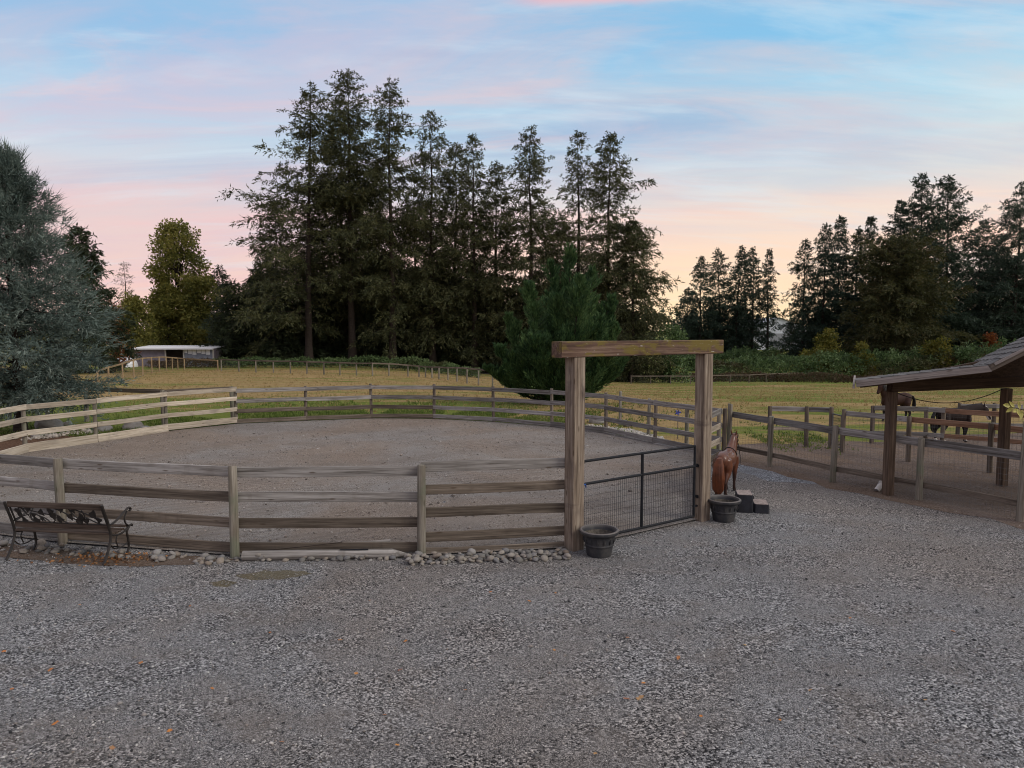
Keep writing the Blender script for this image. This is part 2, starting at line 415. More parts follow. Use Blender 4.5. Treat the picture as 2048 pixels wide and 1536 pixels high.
def grass_mat():
    m, t, b, _ = mat_new('dry_field_grass')
    co = t.new('ShaderNodeTexCoord').outputs['Object']
    x, y, z = t.sep(co)
    swath = t.noise(t.mapping(co, (.06, .26, 1), (0, 0, 0), (0, 0, R(14))), 1.0, 6, .68, 1.6)
    patch = t.noise(t.mapping(co, (.12, .26, 1), (5, 2, 0)), 1.0, 5, .6, .6)
    tuft = t.noise(t.mapping(co, (1, 1.6, 1)), 2.6, 5, .7)
    fine = t.noise(co, 18, 3, .7)
    dry = t.ramp(t.math('ADD', t.math('MULTIPLY', tuft, .6), t.math('MULTIPLY', fine, .4)), [(.3, (.15, .098, .042)), (.5, (.30, .208, .09)), (.7, (.46, .34, .165))])
    grn = t.ramp(t.math('ADD', t.math('MULTIPLY', tuft, .55), t.math('MULTIPLY', fine, .45)), [(.3, (.05, .075, .016)), (.5, (.125, .155, .028)), (.7, (.215, .235, .055))])
    # the grass stays green where the pen's run-off waters it, the open field is cut and dry
    lush = t.math('MULTIPLY', t.smooth(y, 40, 30), t.smooth(x, 3.0, -3.0))
    g = t.math('ADD', t.math('ADD', t.math('MULTIPLY', t.math('SUBTRACT', swath, .5), 4.6), t.math('MULTIPLY', t.math('SUBTRACT', patch, .5), 3.2)), t.math('MULTIPLY', lush, 1.15))
    g = t.math('ADD', g, t.math('MULTIPLY', t.smooth(x, 2, 14), .30))
    g = t.math('ADD', g, t.math('MULTIPLY', t.smooth(y, 66, 80), .5))
    c = t.mix(t.smooth(t.math('ADD', g, t.math('MULTIPLY', t.math('SUBTRACT', tuft, .5), .9)), -.10, .75), dry, grn)
    t.put(b.inputs['Base Color'], c); b.inputs['Roughness'].default_value = .95; b.inputs['Specular IOR Level'].default_value = .1
    t.put(b.inputs['Normal'], t.bump(t.math('ADD', tuft, fine), .8, .06))
    return m
M['grass'] = grass_mat()

# ------------------------------------------------------------------ the setting
def axis(parts):
    a = []
    for lo, hi, st in parts: a += list(np.arange(lo, hi, st))
    return np.array(a + [parts[-1][1]])
def make_ground():
    ys = axis([(-60, 0, 10), (0, 28, 2), (28, 130, 1.5), (130, 320, 8), (320, 3000, 140)])
    xs = axis([(-2500, -300, 150), (-300, -80, 12), (-80, 80, 1.6), (80, 300, 12), (300, 2500, 150)])
    X, Y = np.meshgrid(xs, ys); Z = gz(X, Y)
    V = np.stack([X, Y, Z], -1).reshape(-1, 3); ny, nx = X.shape
    i = np.arange(ny - 1)[:, None] * nx + np.arange(nx - 1)[None]
    Fc = np.stack([i, i + 1, i + nx + 1, i + nx], -1).reshape(-1, 4)
    m = idx_mesh('ground', V, Fc); m.materials.append(M['grass']); shade(m, 80)
    o = put('ground', m, None); tag(o, 'dry golden field grass with green patches', kind='structure')
make_ground()

def sheet(name, pts, mat, z, label, jit=.25, step=.5, seed=1):
    """a flat patch with a ragged edge"""
    r = random.Random(seed); out = []
    for a, b in zip(pts, pts[1:] + pts[:1]):
        a, b = Vector((a[0], a[1])), Vector((b[0], b[1])); n = max(1, int((b - a).length / step))
        for i in range(n):
            p = a.lerp(b, i / n); j = jit if (b - a).length < 40 else 0
            q = mnoise.noise(Vector((p.x * .9, p.y * .9, seed))) * jit * 1.3
            d = (b - a).normalized(); nrm = Vector((-d.y, d.x))
            p = p + nrm * (q + r.uniform(-j, j) * .35); out.append((p.x, p.y, z))
    mb = MB(); mb.add(out, [tuple(range(len(out)))])
    o = mb.build(name, mat); tag(o, label, kind='structure'); return o

# round pen: posts walked round the ring, starting at the near-left and going to the right
GATE_L, GATE_R = px(1148, 1098, 0), px(1402, 1040, 0)
near = [px(u, v, 0) for u, v in [(-130, 1056), (126, 1088), (470, 1114), (843, 1113)]]
hidden = Vector((4.40, 16.6, 0))
rightside = [px(u, v, 0) for u, v in [(1447, 917), (1310, 889), (1212, 868), (1104, 855), (987, 845), (868, 839), (743, 838), (612, 843), (473, 849), (333, 864), (192, 886), (51, 906)]]
leftside = [px(-100, 950, 0), Vector((-12.3, 13.9, 0))]
pen_ring = near + [GATE_L, GATE_R, hidden] + rightside + leftside
PENC = Vector((-3.7, 18.6, 0))

yard = [(-40, -14), (40, -14), (24, 6), tuple(px(2300, 1098, 0)[:2])] + [tuple(px(u, v, 0)[:2]) for u, v in [(2040, 1050), (1837, 1006), (1665, 970), (1539, 939), (1470, 922), (1400, 902), (1300, 876), (1225, 864)]] + [(-3, 18), (-11, 11.6), (-40, 11.3)]
sheet('gravel_yard', yard, M['gravel'], .004, 'loose grey crushed gravel yard in front of the pen', .12, .5, 3)
sheet('paddock_ground', [tuple(px(u, v, 0)[:2]) for u, v in [(1455, 911), (1475, 892), (1590, 884), (1720, 886), (1840, 872), (2080, 866), (2500, 872), (2500, 1150), (2040, 1056), (1837, 1012), (1665, 976), (1539, 944), (1490, 930)]], M['dirt'], .008, 'bare brown dirt of the small paddock', .35, .5, 5)
sheet('planting_bed', [tuple(px(u, v, 0)[:2]) for u, v in [(-260, 985), (-100, 950), (51, 906), (192, 886), (333, 864), (300, 853), (180, 858), (60, 858), (-80, 868), (-260, 890)]], M['mulch'], .006, 'brown mulch bed outside the pale pen rails', .2, .5, 6)
sheet('soil_strip', [tuple(px(u, v, 0)[:2]) for u, v in [(-120, 1075), (126, 1100), (330, 1114), (480, 1121), (380, 1128), (280, 1133), (200, 1134), (80, 1121), (-120, 1108)]], M['soil'], .010, 'brown soil strip along the near fence', .10, .25, 8)
sheet('soil_patch', [tuple(px(u, v, 0)[:2]) for u, v in [(470, 1150), (530, 1141), (610, 1142), (628, 1150), (560, 1160), (500, 1162)]], M['patch'], .007, 'mossy brown soil patch in the gravel below the pointed log', .10, .1, 9)
sheet('soil_patch', [tuple(px(u, v, 0)[:2]) for u, v in [(418, 1166), (450, 1160), (474, 1165), (455, 1175), (425, 1174)]], M['patch'], .007, 'small brown soil patch in the gravel left of the larger one', .06, .1, 10)
sheet('fresh_gravel', [tuple(px(u, v, 0)[:2]) for u, v in [(1300, 878), (1400, 903), (1470, 923), (1539, 938), (1640, 964), (1610, 972), (1540, 956), (1470, 940), (1400, 920), (1330, 897)]], M['fresh_gravel'], .0065, 'paler blue-grey fresh gravel on the path behind the statue', .35, .3, 12)
def pen_floor():
    # a slightly uneven disc following the ring of posts
    ring = [Vector((p.x, p.y)) for p in pen_ring]; n = len(ring); rows = 40; per = 12
    loop = []
    for i in range(n):
        a, b = ring[i], ring[(i + 1) % n]
        for k in range(per): loop.append(a.lerp(b, k / per))
    V = []; L = len(loop); c = Vector((PENC.x, PENC.y))
    for r_ in range(rows + 1):
        f = 1 - (r_ / (rows + .5))
        for p in loop:
            q = c + (p - c) * f
            h = mnoise.noise(Vector((q.x * 1.1, q.y * 1.1, 2))) * .026 + mnoise.noise(Vector((q.x * 2.6, q.y * 2.6, 7))) * .024
            if r_ == 0: h = 0
            V.append((q.x, q.y, .032 + h * (.4 if r_ < 2 else 1)))
    Fc = []
    for r_ in range(rows):
        for k in range(L):
            k2 = (k + 1) % L; Fc.append((r_ * L + k, r_ * L + k2, (r_ + 1) * L + k2, (r_ + 1) * L + k))
    Fc.append(tuple(rows * L + k for k in range(L)))
    mb = MB(); mb.add(V, Fc); o = mb.build('pen_floor', M['pen_sand'], smooth=True)
    tag(o, 'raked brown-grey sand floor inside the round pen', kind='structure')
pen_floor()

# ------------------------------------------------------------------ lumber
LR = random.Random(11)
def lumber(name, A, B, w, th, mat, parent, up=(0, 0, 1), bow=.012, bev=.006, rough_edge=0.0):
    """a board from A to B: local X along its length, Z across its width"""
    A, B = Vector(A), Vector(B); d = B - A; L = d.length; X = d.normalized()
    upv = Vector(up); Yv = upv.cross(X).normalized(); Zv = X.cross(Yv)
    ns = max(2, int(L / .45)) if bow else 1
    b1, b2, b3 = (LR.uniform(-bow, bow) for _ in range(3)); ph = LR.uniform(0, 6)
    V = []; Fc = []
    hy, hz = th / 2, w / 2
    sect = [(-hy, -hz + bev), (-hy + bev, -hz), (hy - bev, -hz), (hy, -hz + bev), (hy, hz - bev), (hy - bev, hz), (-hy + bev, hz), (-hy, hz - bev)]
    for i in range(ns + 1):
        f = i / ns; wv = math.sin(f * math.pi)
        dz = b1 * wv + b2 * math.sin(f * 6.28) * .5; dy = b3 * wv
        for (y, z) in sect:
            e = LR.uniform(-1, 1) * .0025
            if rough_edge: e += math.sin(f * 9 + ph) * rough_edge * (1 if z < 0 else .3)
            V.append((f * L, y + dy, z + dz + e))
    k = len(sect)
    for i in range(ns):
        for j in range(k):
            j2 = (j + 1) % k; Fc.append((i * k + j, (i + 1) * k + j, (i + 1) * k + j2, i * k + j2))
    Fc.append(tuple(range(k))); Fc.append(tuple(reversed([ns * k + j for j in range(k)])))
    m = bpy.data.meshes.new(name); m.from_pydata(V, [], Fc); m.materials.append(mat)
    o = bpy.data.objects.new(name, m); COL.objects.link(o)
    mtx = Matrix((X, Yv, Zv)).transposed().to_4x4()
    P = Vector(parent['_w']) if parent is not None and '_w' in parent else Vector((0, 0, 0))
    mtx.translation = A - P
    o.matrix_local = mtx
    if parent is not None: o.parent = parent
    return o
def round_post(name, base, h, r, mat, parent, lean=(0, 0), n=10, sink=.15, chamfer=.0):
    """log post; local X points up"""
    V = []; Fc = []; hs = [-sink, 0, h * .33, h * .66, h - .012, h]
    ph = LR.uniform(0, 6)
    for i, z in enumerate(hs):
        rr = r * (1.04 - .08 * z / h) * (.88 if i == len(hs) - 1 else 1)
        for j in range(n):
            t = 2 * math.pi * j / n
            q = rr * (1 + .035 * math.sin(2 * t + ph) + LR.uniform(-.02, .02))
            V.append((z + (chamfer * math.cos(t + ph) if i >= len(hs) - 2 else 0), q * math.cos(t), q * math.sin(t)))
    for i in range(len(hs) - 1):
        for j in range(n):
            j2 = (j + 1) % n; Fc.append((i * n + j, i * n + j2, (i + 1) * n + j2, (i + 1) * n + j))
    Fc.append(tuple((len(hs) - 1) * n + j for j in range(n)))
    m = bpy.data.meshes.new(name); m.from_pydata(V, [], Fc); m.materials.append(mat); shade(m, 50)
    o = bpy.data.objects.new(name, m); COL.objects.link(o)
    X = Vector((lean[0], lean[1], 1)).normalized(); Yv = Vector((0, 1, 0)).cross(X).normalized(); Zv = X.cross(Yv)
    mtx = Matrix((X, Yv, Zv)).transposed().to_4x4(); P = Vector(parent['_w']) if parent is not None else Vector((0, 0, 0))
    mtx.translation = Vector(base) - P; o.matrix_local = mtx
    if parent is not None: o.parent = parent
    return o

def rails_between(fence, A, B, tops, w, th, mats, inward, gap=.0, rand=.008, half=.065):
    """boards nailed to the inward side of two posts"""
    d = (B - A).normalized(); off = inward * (half + th / 2)
    for k, ztop_ in enumerate(tops):
        wd = w[k] if isinstance(w, (list, tuple)) else w
        mt = mats[k % len(mats)] if isinstance(mats, (list, tuple)) else mats
        z = ztop_ - wd / 2
        za, zb = z + LR.uniform(-rand, rand), z + LR.uniform(-rand, rand)
        lumber('rail', A + off + d * gap + Vector((0, 0, za)), B + off - d * gap + Vector((0, 0, zb)), wd, th, mt, fence)

def build_pen():
    fence = thing('round_pen_fence', (PENC.x, PENC.y, 0), 'round pen fence of four weathered horizontal rails, left rails pale new pine', 'fence')
    n = len(pen_ring); ng = 4                      # index of the left gate post
    for i, p in enumerate(pen_ring):
        if i in (4, 5): continue
        h = 1.40 if i < 4 else 1.34
        mt = M['post_wood'] if i < 4 or i > 14 else M['brown_wood']
        round_post('post', p, h + LR.uniform(-.02, .03), .066 if i < 5 else .058, mt, fence, (LR.uniform(-.015, .015), LR.uniform(-.015, .015)), chamfer=.012 if i == 2 else 0)
    T4 = [1.36, .97, .58, .20]
    for i in range(n):
        a, b = pen_ring[i], pen_ring[(i + 1) % n]
        if i == 4: continue                        # the gate
        mid = (a + b) / 2; d = (b - a).normalized(); nrm = Vector((-d.y, d.x, 0))
        if nrm.dot(PENC - mid) < 0: nrm = -nrm
        g = .004
        if i == 0: rails_between(fence, a, b, T4, .15, .04, [M['grey_wood']], nrm, g)
        elif i in (1, 2): rails_between(fence, a, b, T4, .155, .04, [M['grey_wood'], M['brown_wood'] if i == 1 else M['grey_wood'], M['brown_wood'], M['brown_wood']], nrm, g)
        elif i == 3:
            e = b - d * .10
            rails_between(fence, a, e, [1.43, 1.08, .72, .35, .10], [.16, .15, .15, .15, .10], .04, [M['grey_wood'], M['brown_wood'], M['brown_wood'], M['brown_wood'], M['brown_wood']], nrm, g)
        elif i in (5, 6): rails_between(fence, a, b, [1.33, .95, .57, .20], .15, .04, [M['grey_wood'], M['new_wood'], M['new_wood'], M['brown_wood']] if i == 6 else [M['grey_wood']], nrm, g)
        elif 7 <= i <= 14:
            rails_between(fence, a, b, [1.30, .93, .56, .21] if i > 9 else [1.33, .96, .58, .23], .145, .04, [M['grey_wood']] if i < 12 else [M['grey_wood'], M['grey_wood'], M['brown_wood'], M['brown_wood']], nrm, g)
            if i < 10: rails_between(fence, a, b, [.07], .10, .05, [M['grey_wood']], nrm, g)
        else:
            new = i >= 15
            rails_between(fence, a, b, [1.35, 1.02, .64, .27], [.145, .145, .145, .20], .04, M['new_wood'], nrm, g)
            if i >= 16: rails_between(fence, a, b, [.08], .11, .05, M['new_wood'], nrm, g)
    return fence
build_pen()

# ------------------------------------------------------------------ gateway and gate
def gateway():
    g = thing('gateway', (GATE_L.x, GATE_L.y, 0), 'tall timber gateway of two square posts under a mossy crossbeam', 'gateway')
    ax = (GATE_R - GATE_L).normalized(); ay = Vector((-ax.y, ax.x, 0))
    for p in (GATE_L, GATE_R):
        c = p + ay * .0
        o = lumber('post', c + Vector((0, 0, -.1)), c + Vector((0, 0, 2.985)), .225, .225, M['timber'], g, up=ay, bow=.008, bev=.012)
    a, b = GATE_L - ax * .36, GATE_R + ax * .36
    lumber('crossbeam', a + Vector((0, 0, 3.107)), b + Vector((0, 0, 3.107)), .24, .25, M['beam'], g, bow=.006, bev=.012)
    # hinges and latch strap on the posts
    for z in (.45, 1.0):
        hg = MB().box(GATE_R - ax * .125 + Vector((0, 0, z)), (.03, .06, .05), math.atan2(ax.y, ax.x)).build('hinge', M['black_iron'])
        hg.parent = o; hg.matrix_parent_inverse = (Matrix.Translation(g.location) @ o.matrix_basis).inverted()
    return g, ax, ay
GW, GAX, GAY = gateway()
def metal_gate():
    a = GATE_L + GAX * .17; b = GATE_R - GAX * .20; L = (b - a).length
    g = thing('metal_gate', tuple(a), 'black metal pipe gate with wire mesh lower panel between the timber posts', 'gate')
    up = lambda p, z: p + Vector((0, 0, z))
    za, zm, zb = 1.36, 1.0, .10
    for nm, z in (('top_rail', za), ('middle_rail', zm), ('bottom_rail', zb)):
        MB().tube([up(a, z), up(b, z)], .022, 10).build(nm, M['black_iron'], g, True)
    mid = a.lerp(b, .5)
    for nm, p in (('end_upright', a), ('middle_upright', mid), ('end_upright', b)):
        MB().tube([up(p, zb), up(p, za)], .026 if p is mid else .022, 10).build(nm, M['black_iron'], g, True)
    w = MB(); n = int(L / .042)
    for i in range(1, n):
        p = a.lerp(b, i / n); w.tube([up(p, zb), up(p, zm)], .0028, 4, False)
    for k in range(1, 9):
        z = zb + (zm - zb) * k / 9; w.tube([up(a, z) + GAY * .004, up(b, z) + GAY * .004], .0022, 4, False)
    w.build('wire_mesh', M['black_iron'], g)
    MB().box(up(b + GAX * .05, 1.02), (.14, .03, .03), math.atan2(GAX.y, GAX.x)).build('hinge_strap', M['black_iron'], g)
    MB().box(up(b + GAX * .05, .28), (.14, .03, .03), math.atan2(GAX.y, GAX.x)).build('hinge_strap', M['black_iron'], g)
    t = MB(); c = up(a, 1.0)
    t.tube([c + GAX * -.03 - GAY * .03, c + GAX * .03 - GAY * .03, c + GAX * .04 + Vector((0, 0, -.06)) - GAY * .03], [.012, .012, .006], 6)
    t.build('blue_tie', plain('blue_cord', (.03, .10, .35), .7), g)
metal_gate()

# ------------------------------------------------------------------ paddock fences on the right
def post_line(fence, pts, h, r, mat, tall=None):
    for i, p in enumerate(pts):
        hh = h if tall is None or i not in tall else tall[i]
        round_post('post', p, hh + LR.uniform(-.02, .03), r, mat, fence, (LR.uniform(-.02, .02), LR.uniform(-.02, .02)), chamfer=.01)
def wire_panel(fence, pts, z0, z1, sp=.10, r=.0018, mat=None, off=Vector((0, 0, 0))):
    w = MB()
    for a, b in zip(pts, pts[1:]):
        L = (b - a).length; n = max(2, int(L / sp))
        for i in range(n):
            p = a.lerp(b, i / n) + off; w.tube([p + Vector((0, 0, z0)), p + Vector((0, 0, z1))], r, 3, False)
        k = max(2, int((z1 - z0) / sp))
        for j in range(k + 1):
            z = z0 + (z1 - z0) * j / k; w.tube([a + off + Vector((0, 0, z)), b + off + Vector((0, 0, z))], r, 3, False)
    w.build('wire_mesh', mat or M['wire'], fence)
M['wire'] = plain('galvanised_wire', (.16, .155, .15), .5, .6, .1, 10, 0)

def paddock_fences():
    V3 = lambda L: [px(u, v, 0) for u, v in L]
    front = V3([(1457, 915), (1539, 934), (1665, 965), (1837, 1000), (2040, 1043), (2330, 1106)])
    f = thing('paddock_fence', tuple(front[2]), 'weathered two-rail wire paddock fence running along the right edge of the gravel', 'fence')
    post_line(f, front, 1.27, .065, M['post_wood'], {0: 1.45, 4: 1.78, 5: 1.5})
    n_ = Vector((.85, .5, 0)).normalized()
    for a, b in zip(front, front[1:]): rails_between(f, a, b, [1.24, .36], [.16, .12], .04, [M['grey_wood'], M['brown_wood']], n_, .004)
    wire_panel(f, front, .03, 1.1, off=n_ * .10)
    back = V3([(1539, 893), (1612, 894), (1660, 897)])
    g2 = V3([(1684, 905), (1816, 924), (1979, 946), (2210, 982)])
    f2 = thing('paddock_divider', tuple(g2[0]), 'grey and reddish two-rail fence across the middle of the dirt paddock', 'fence')
    post_line(f2, back + g2, 1.20, .06, M['brown_wood'])
    allp = back + g2
    n2 = Vector((0, 1, 0))
    for i, (a, b) in enumerate(zip(allp, allp[1:])):
        if i == 2: continue
        mt = M['grey_wood'] if i < 4 else M['red_wood']
        rails_between(f2, a, b, [1.17], .14, .04, mt, n2, .004)
        d = (b - a).normalized(); o_ = n2 * .085
        lumber('rail', a + o_ + Vector((0, 0, .52)), b + o_ + Vector((0, 0, .52)), .11, .035, M['brown_wood'] if i > 1 else M['new_wood'], f2, rough_edge=.02)
    wire_panel(f2, g2, .03, 1.05, off=n2 * .11)
    # small mesh gate in the divider
    a, b = back[2], g2[0]; d = (b - a).normalized()
    g = thing('paddock_gate', tuple(a), 'small dark mesh gate in the paddock divider fence', 'gate')
    aa, bb = a + d * .09, b - d * .09; fr = MB()
    for z in (.12, 1.02): fr.tube([aa + Vector((0, 0, z)), bb + Vector((0, 0, z))], .018, 8)
    for p in (aa, bb): fr.tube([p + Vector((0, 0, .12)), p + Vector((0, 0, 1.02))], .018, 8)
    fr.build('gate_frame', M['wire'], g, True)
    w = MB()
    for i in range(1, 9):
        p = aa.lerp(bb, i / 9); w.tube([p + Vector((0, 0, .12)), p + Vector((0, 0, 1.02))], .004, 4, False)
    for k in range(1, 12): w.tube([aa + Vector((0, 0, .12 + k * .08)), bb + Vector((0, 0, .12 + k * .08))], .004, 4, False)
    w.build('wire_mesh', M['black_iron'], g)
    third = V3([(1743, 887), (1850, 891), (1884, 894), (2055, 910), (2260, 930)])
    f3 = thing('pony_run_fence', tuple(third[1]), 'two-rail fence standing just in front of the bay pony with white socks', 'fence')
    post_line(f3, third, 1.16, .06, M['brown_wood'])
    for i, (a, b) in enumerate(zip(third, third[1:])):
        mt = M['grey_wood'] if i < 2 else M['red_wood']
        rails_between(f3, a, b, [1.15, .40], [.14, .12], .04, mt, Vector((0, -1, 0)), .004)
    wire_panel(f3, third, .03, 1.0, off=Vector((0, .08, 0)))
    f4p = V3([(1915, 872), (1985, 873), (2065, 875), (2180, 878)])
    f4 = thing('back_run_fence', tuple(f4p[0]), 'single-rail grey fence behind the bay pony beyond the shelter post', 'fence')
    post_line(f4, f4p, 1.06, .06, M['brown_wood'])
    for a, b in zip(f4p, f4p[1:]): rails_between(f4, a, b, [1.04, .45], .13, .04, M['grey_wood'], Vector((0, -1, 0)), .004)
    # posts and rails just outside the right and left of the pen
    f5p = [px(1240, 846, 0), px(1297, 872, 0), px(1373, 893, 0), px(1437, 905, 0)]
    f5 = thing('outer_post_fence', tuple(f5p[1]), 'short posts with wire standing outside the right side of the round pen', 'fence')
    post_line(f5, f5p, 1.18, .06, M['post_wood'])
    wire_panel(f5, f5p, .05, 1.1, sp=.2)
    lumber('rail', f5p[2] + Vector((0, .09, 1.14)), f5p[3] + Vector((0, .09, 1.14)), .13, .04, M['brown_wood'], f5)
    f6p = [px(20, 842, 0), px(96, 838, 0), px(174, 843, 0), px(328, 853, 0), px(466, 843, 0)]
    f6 = thing('outer_rail_fence', tuple(f6p[1]), 'brown single-rail fence on grey posts outside the left side of the pen', 'fence')
    post_line(f6, f6p, 1.30, .075, M['post_wood'])
    for a, b in list(zip(f6p, f6p[1:]))[2:]: rails_between(f6, a, b, [1.30], .15, .04, M['brown_wood'], Vector((0, 1, 0)), .004)
    s = px(1355, 878, 0)
    st = thing('garden_stake', tuple(s), 'slim stake topped with a blue bow outside the pen', 'stake')
    MB().tube([s, s + Vector((0, 0, .82))], .012, 8).build('stake', M['post_wood'], st)
    b = MB()
    for k in range(5):
        t = k * 1.256; c = s + Vector((0, 0, .84)); e = c + Vector((math.cos(t) * .09, -.03, math.sin(t) * .09))
        b.tube([c, c.lerp(e, .6), e], None, 6, True, [(.012, .008), (.04, .012), (.02, .006)])
    b.build('bow', plain('blue_ribbon', (.03, .04, .22), .6), st, True)
paddock_fences()

# ------------------------------------------------------------------ shelter at the right
def shelter():
    P1, P2 = Vector((7.755, 14.44, 0)), px(2003, 972, 0)
    e = Vector((P2.x - P1.x, P2.y - P1.y, 0)).normalized(); n = Vector((-e.y, e.x, 0))
    s = thing('paddock_shelter', tuple(P1), 'dark timber shelter with pale fascia and shingled roof at the right edge', 'shelter')
    P3 = P2 + e * 3.2
    tops = [2.36, 2.38, 2.40]
    for p in (P1, P2, P3): lumber('post', p + Vector((0, 0, -.1)), p + Vector((0, 0, 2.14)), .165, .165, M['shed_post'], s, up=n, bow=.004, bev=.01)
    gp = MB(); ga, gb = P1 - e * .08, P3 + e * .3; hw = n * .03
    gp.add([p + h_ for h_ in (-hw, hw) for p in (ga + Vector((0, 0, 2.16)), gb + Vector((0, 0, 2.20)), gb + Vector((0, 0, 2.98)), P2 + Vector((0, 0, 2.86)), ga + Vector((0, 0, 2.40)))],
           [(0, 1, 2, 3, 4), (9, 8, 7, 6, 5), (0, 5, 6, 1), (1, 6, 7, 2), (2, 7, 8, 3), (3, 8, 9, 4), (4, 9, 5, 0)])
    gp.build('gable_board', M['shaded_wood'], s)
    lumber('beam', P1 - e * .06 + Vector((0, 0, 2.255)), P3 + e * .4 + Vector((0, 0, 2.32)), .23, .16, M['shaded_wood'], s, bow=.004)
    O = Vector((6.83, 14.08, 0)); e, n = Vector((.9, -.44, 0)).normalized(), Vector((.44, .9, 0)).normalized()   # front (gable) plane
    prof = [(.03, 2.385), (2.24, 2.745), (4.8, 4.35), (7.2, 2.9)]  # distance along e, height of the deck top
    D = 3.2; fall = .055                                # it falls slightly to the back
    pt = lambda t, z, back=0.0: O + e * t + n * back + Vector((0, 0, z - fall * back))
    for (t0, z0), (t1, z1) in zip(prof, prof[1:]):
        # deck (underside), fascia on both gable ends, rafters
        sl = (z1 - z0) / (t1 - t0)
        nb = 5
        for k in range(nb):
            b0 = D * (k + .5) / nb
            lumber('deck_board', pt(t0, z0 - .02, b0), pt(t1, z1 - .02, b0), .03, D / nb - .008, M['shaded_wood'], s, bow=0, bev=.003)
        fm = M['fascia'] if t0 < 1 else M['brown_wood']
        lumber('fascia', pt(t0 - .02, z0 - .052, -.025), pt(t1, z1 - .052, -.025), .125, .045, fm, s, bow=0)
        lumber('fascia', pt(t0 - .02, z0 - .052, D + .025), pt(t1, z1 - .052, D + .025), .125, .045, fm, s, bow=0)
        if t0 > 1: lumber('trim', pt(t0 + .05, z0 + .025, -.055), pt(t1, z1 + .025, -.055), .05, .03, M['fascia'], s, bow=0)
        for b0 in (.3, 1.1, 1.9, 2.7): lumber('rafter', pt(t0 + .05, z0 - .085, b0), pt(t1, z1 - .085, b0), .10, .045, M['shaded_wood'], s, bow=0)
        L = math.hypot(t1 - t0, z1 - z0); ex = .205; nc = int(L / ex)
        for c in range(nc):
            f0 = c / nc
            ta, za = t0 + (t1 - t0) * f0, z0 + (z1 - z0) * f0
            f1 = min(1.0, (c + 1.55) / nc); tb, zb = t0 + (t1 - t0) * f1, z0 + (z1 - z0) * f1
            b0 = -.05
            while b0 < D + .04:
                wd = LR.uniform(.22, .34); b1 = min(D + .06, b0 + wd * 1.2)
                if D + .06 - b1 < .1: b1 = D + .06
                sh = lumber('shingle', pt(ta - .03 + LR.uniform(-.012, .012), za + .026 + LR.uniform(0, .006), (b0 + b1) / 2), pt(tb, zb + .010, (b0 + b1) / 2), .014, b1 - b0 - .008, M['shingle'], s, bow=0, bev=.003)
                b0 = b1
    MB().box(pt(-.03, 2.365, D / 2), (.04, D, .08), math.atan2(e.y, e.x)).build('eave_board', M['fascia'], s)
    for t_, b_ in ((4.0, .3), (4.0, 2.9), (7.0, .3), (7.0, 2.9)):
        zt = np.interp(t_, [p[0] for p in prof], [p[1] for p in prof]) - .12
        lumber('post', pt(t_, fall * b_ - .1, b_), pt(t_, zt, b_), .165, .165, M['shed_post'], s, up=n, bow=.004, bev=.01)
    for b_ in (.3, 2.9): lumber('tie_beam', pt(3.8, 2.5 + fall * b_, b_), pt(7.2, 2.5 + fall * b_, b_), .2, .1, M['shaded_wood'], s, bow=0)
    e = (P2 - P1).normalized()
    a, b = P1 + e * .12 + Vector((0, 0, 2.12)), P2 - e * .12 + Vector((0, 0, 2.13))
    pts = []
    for i in range(17):
        f = i / 16; p = a.lerp(b, f); p.z -= .30 * 4 * f * (1 - f) * .85; pts.append(p)
    c = MB().tube(pts, .009, 6).build('hanging_cable', M['black_iron'], s, True)
    # white drain pipe stub at the post foot
    q = px(1757, 982, 0)
    d = MB(); d.tube([q + Vector((-.10, -.10, .02)), q + Vector((0, 0, .07)), q + Vector((.09, .06, .15))], .055, 14, False)
    d.tube([q + Vector((-.10, -.10, .02)), q + Vector((0, 0, .07)), q + Vector((.09, .06, .15))], .046, 14, False)
    d.tube([q + Vector((.07, .05, .135)), q + Vector((.10, .07, .16))], .064, 14, True)
    o = d.build('drain_pipe', plain('white_plastic', (.62, .58, .54), .5), smooth=True, loc=q)
    tag(o, 'short white plastic drain pipe stub at the foot of the shelter post', 'pipe')
M['shingle'] = wood('grey_shingles', (.05, .047, .046), (.12, .115, .112), (.21, .20, .195), varb=.3)
shelter()

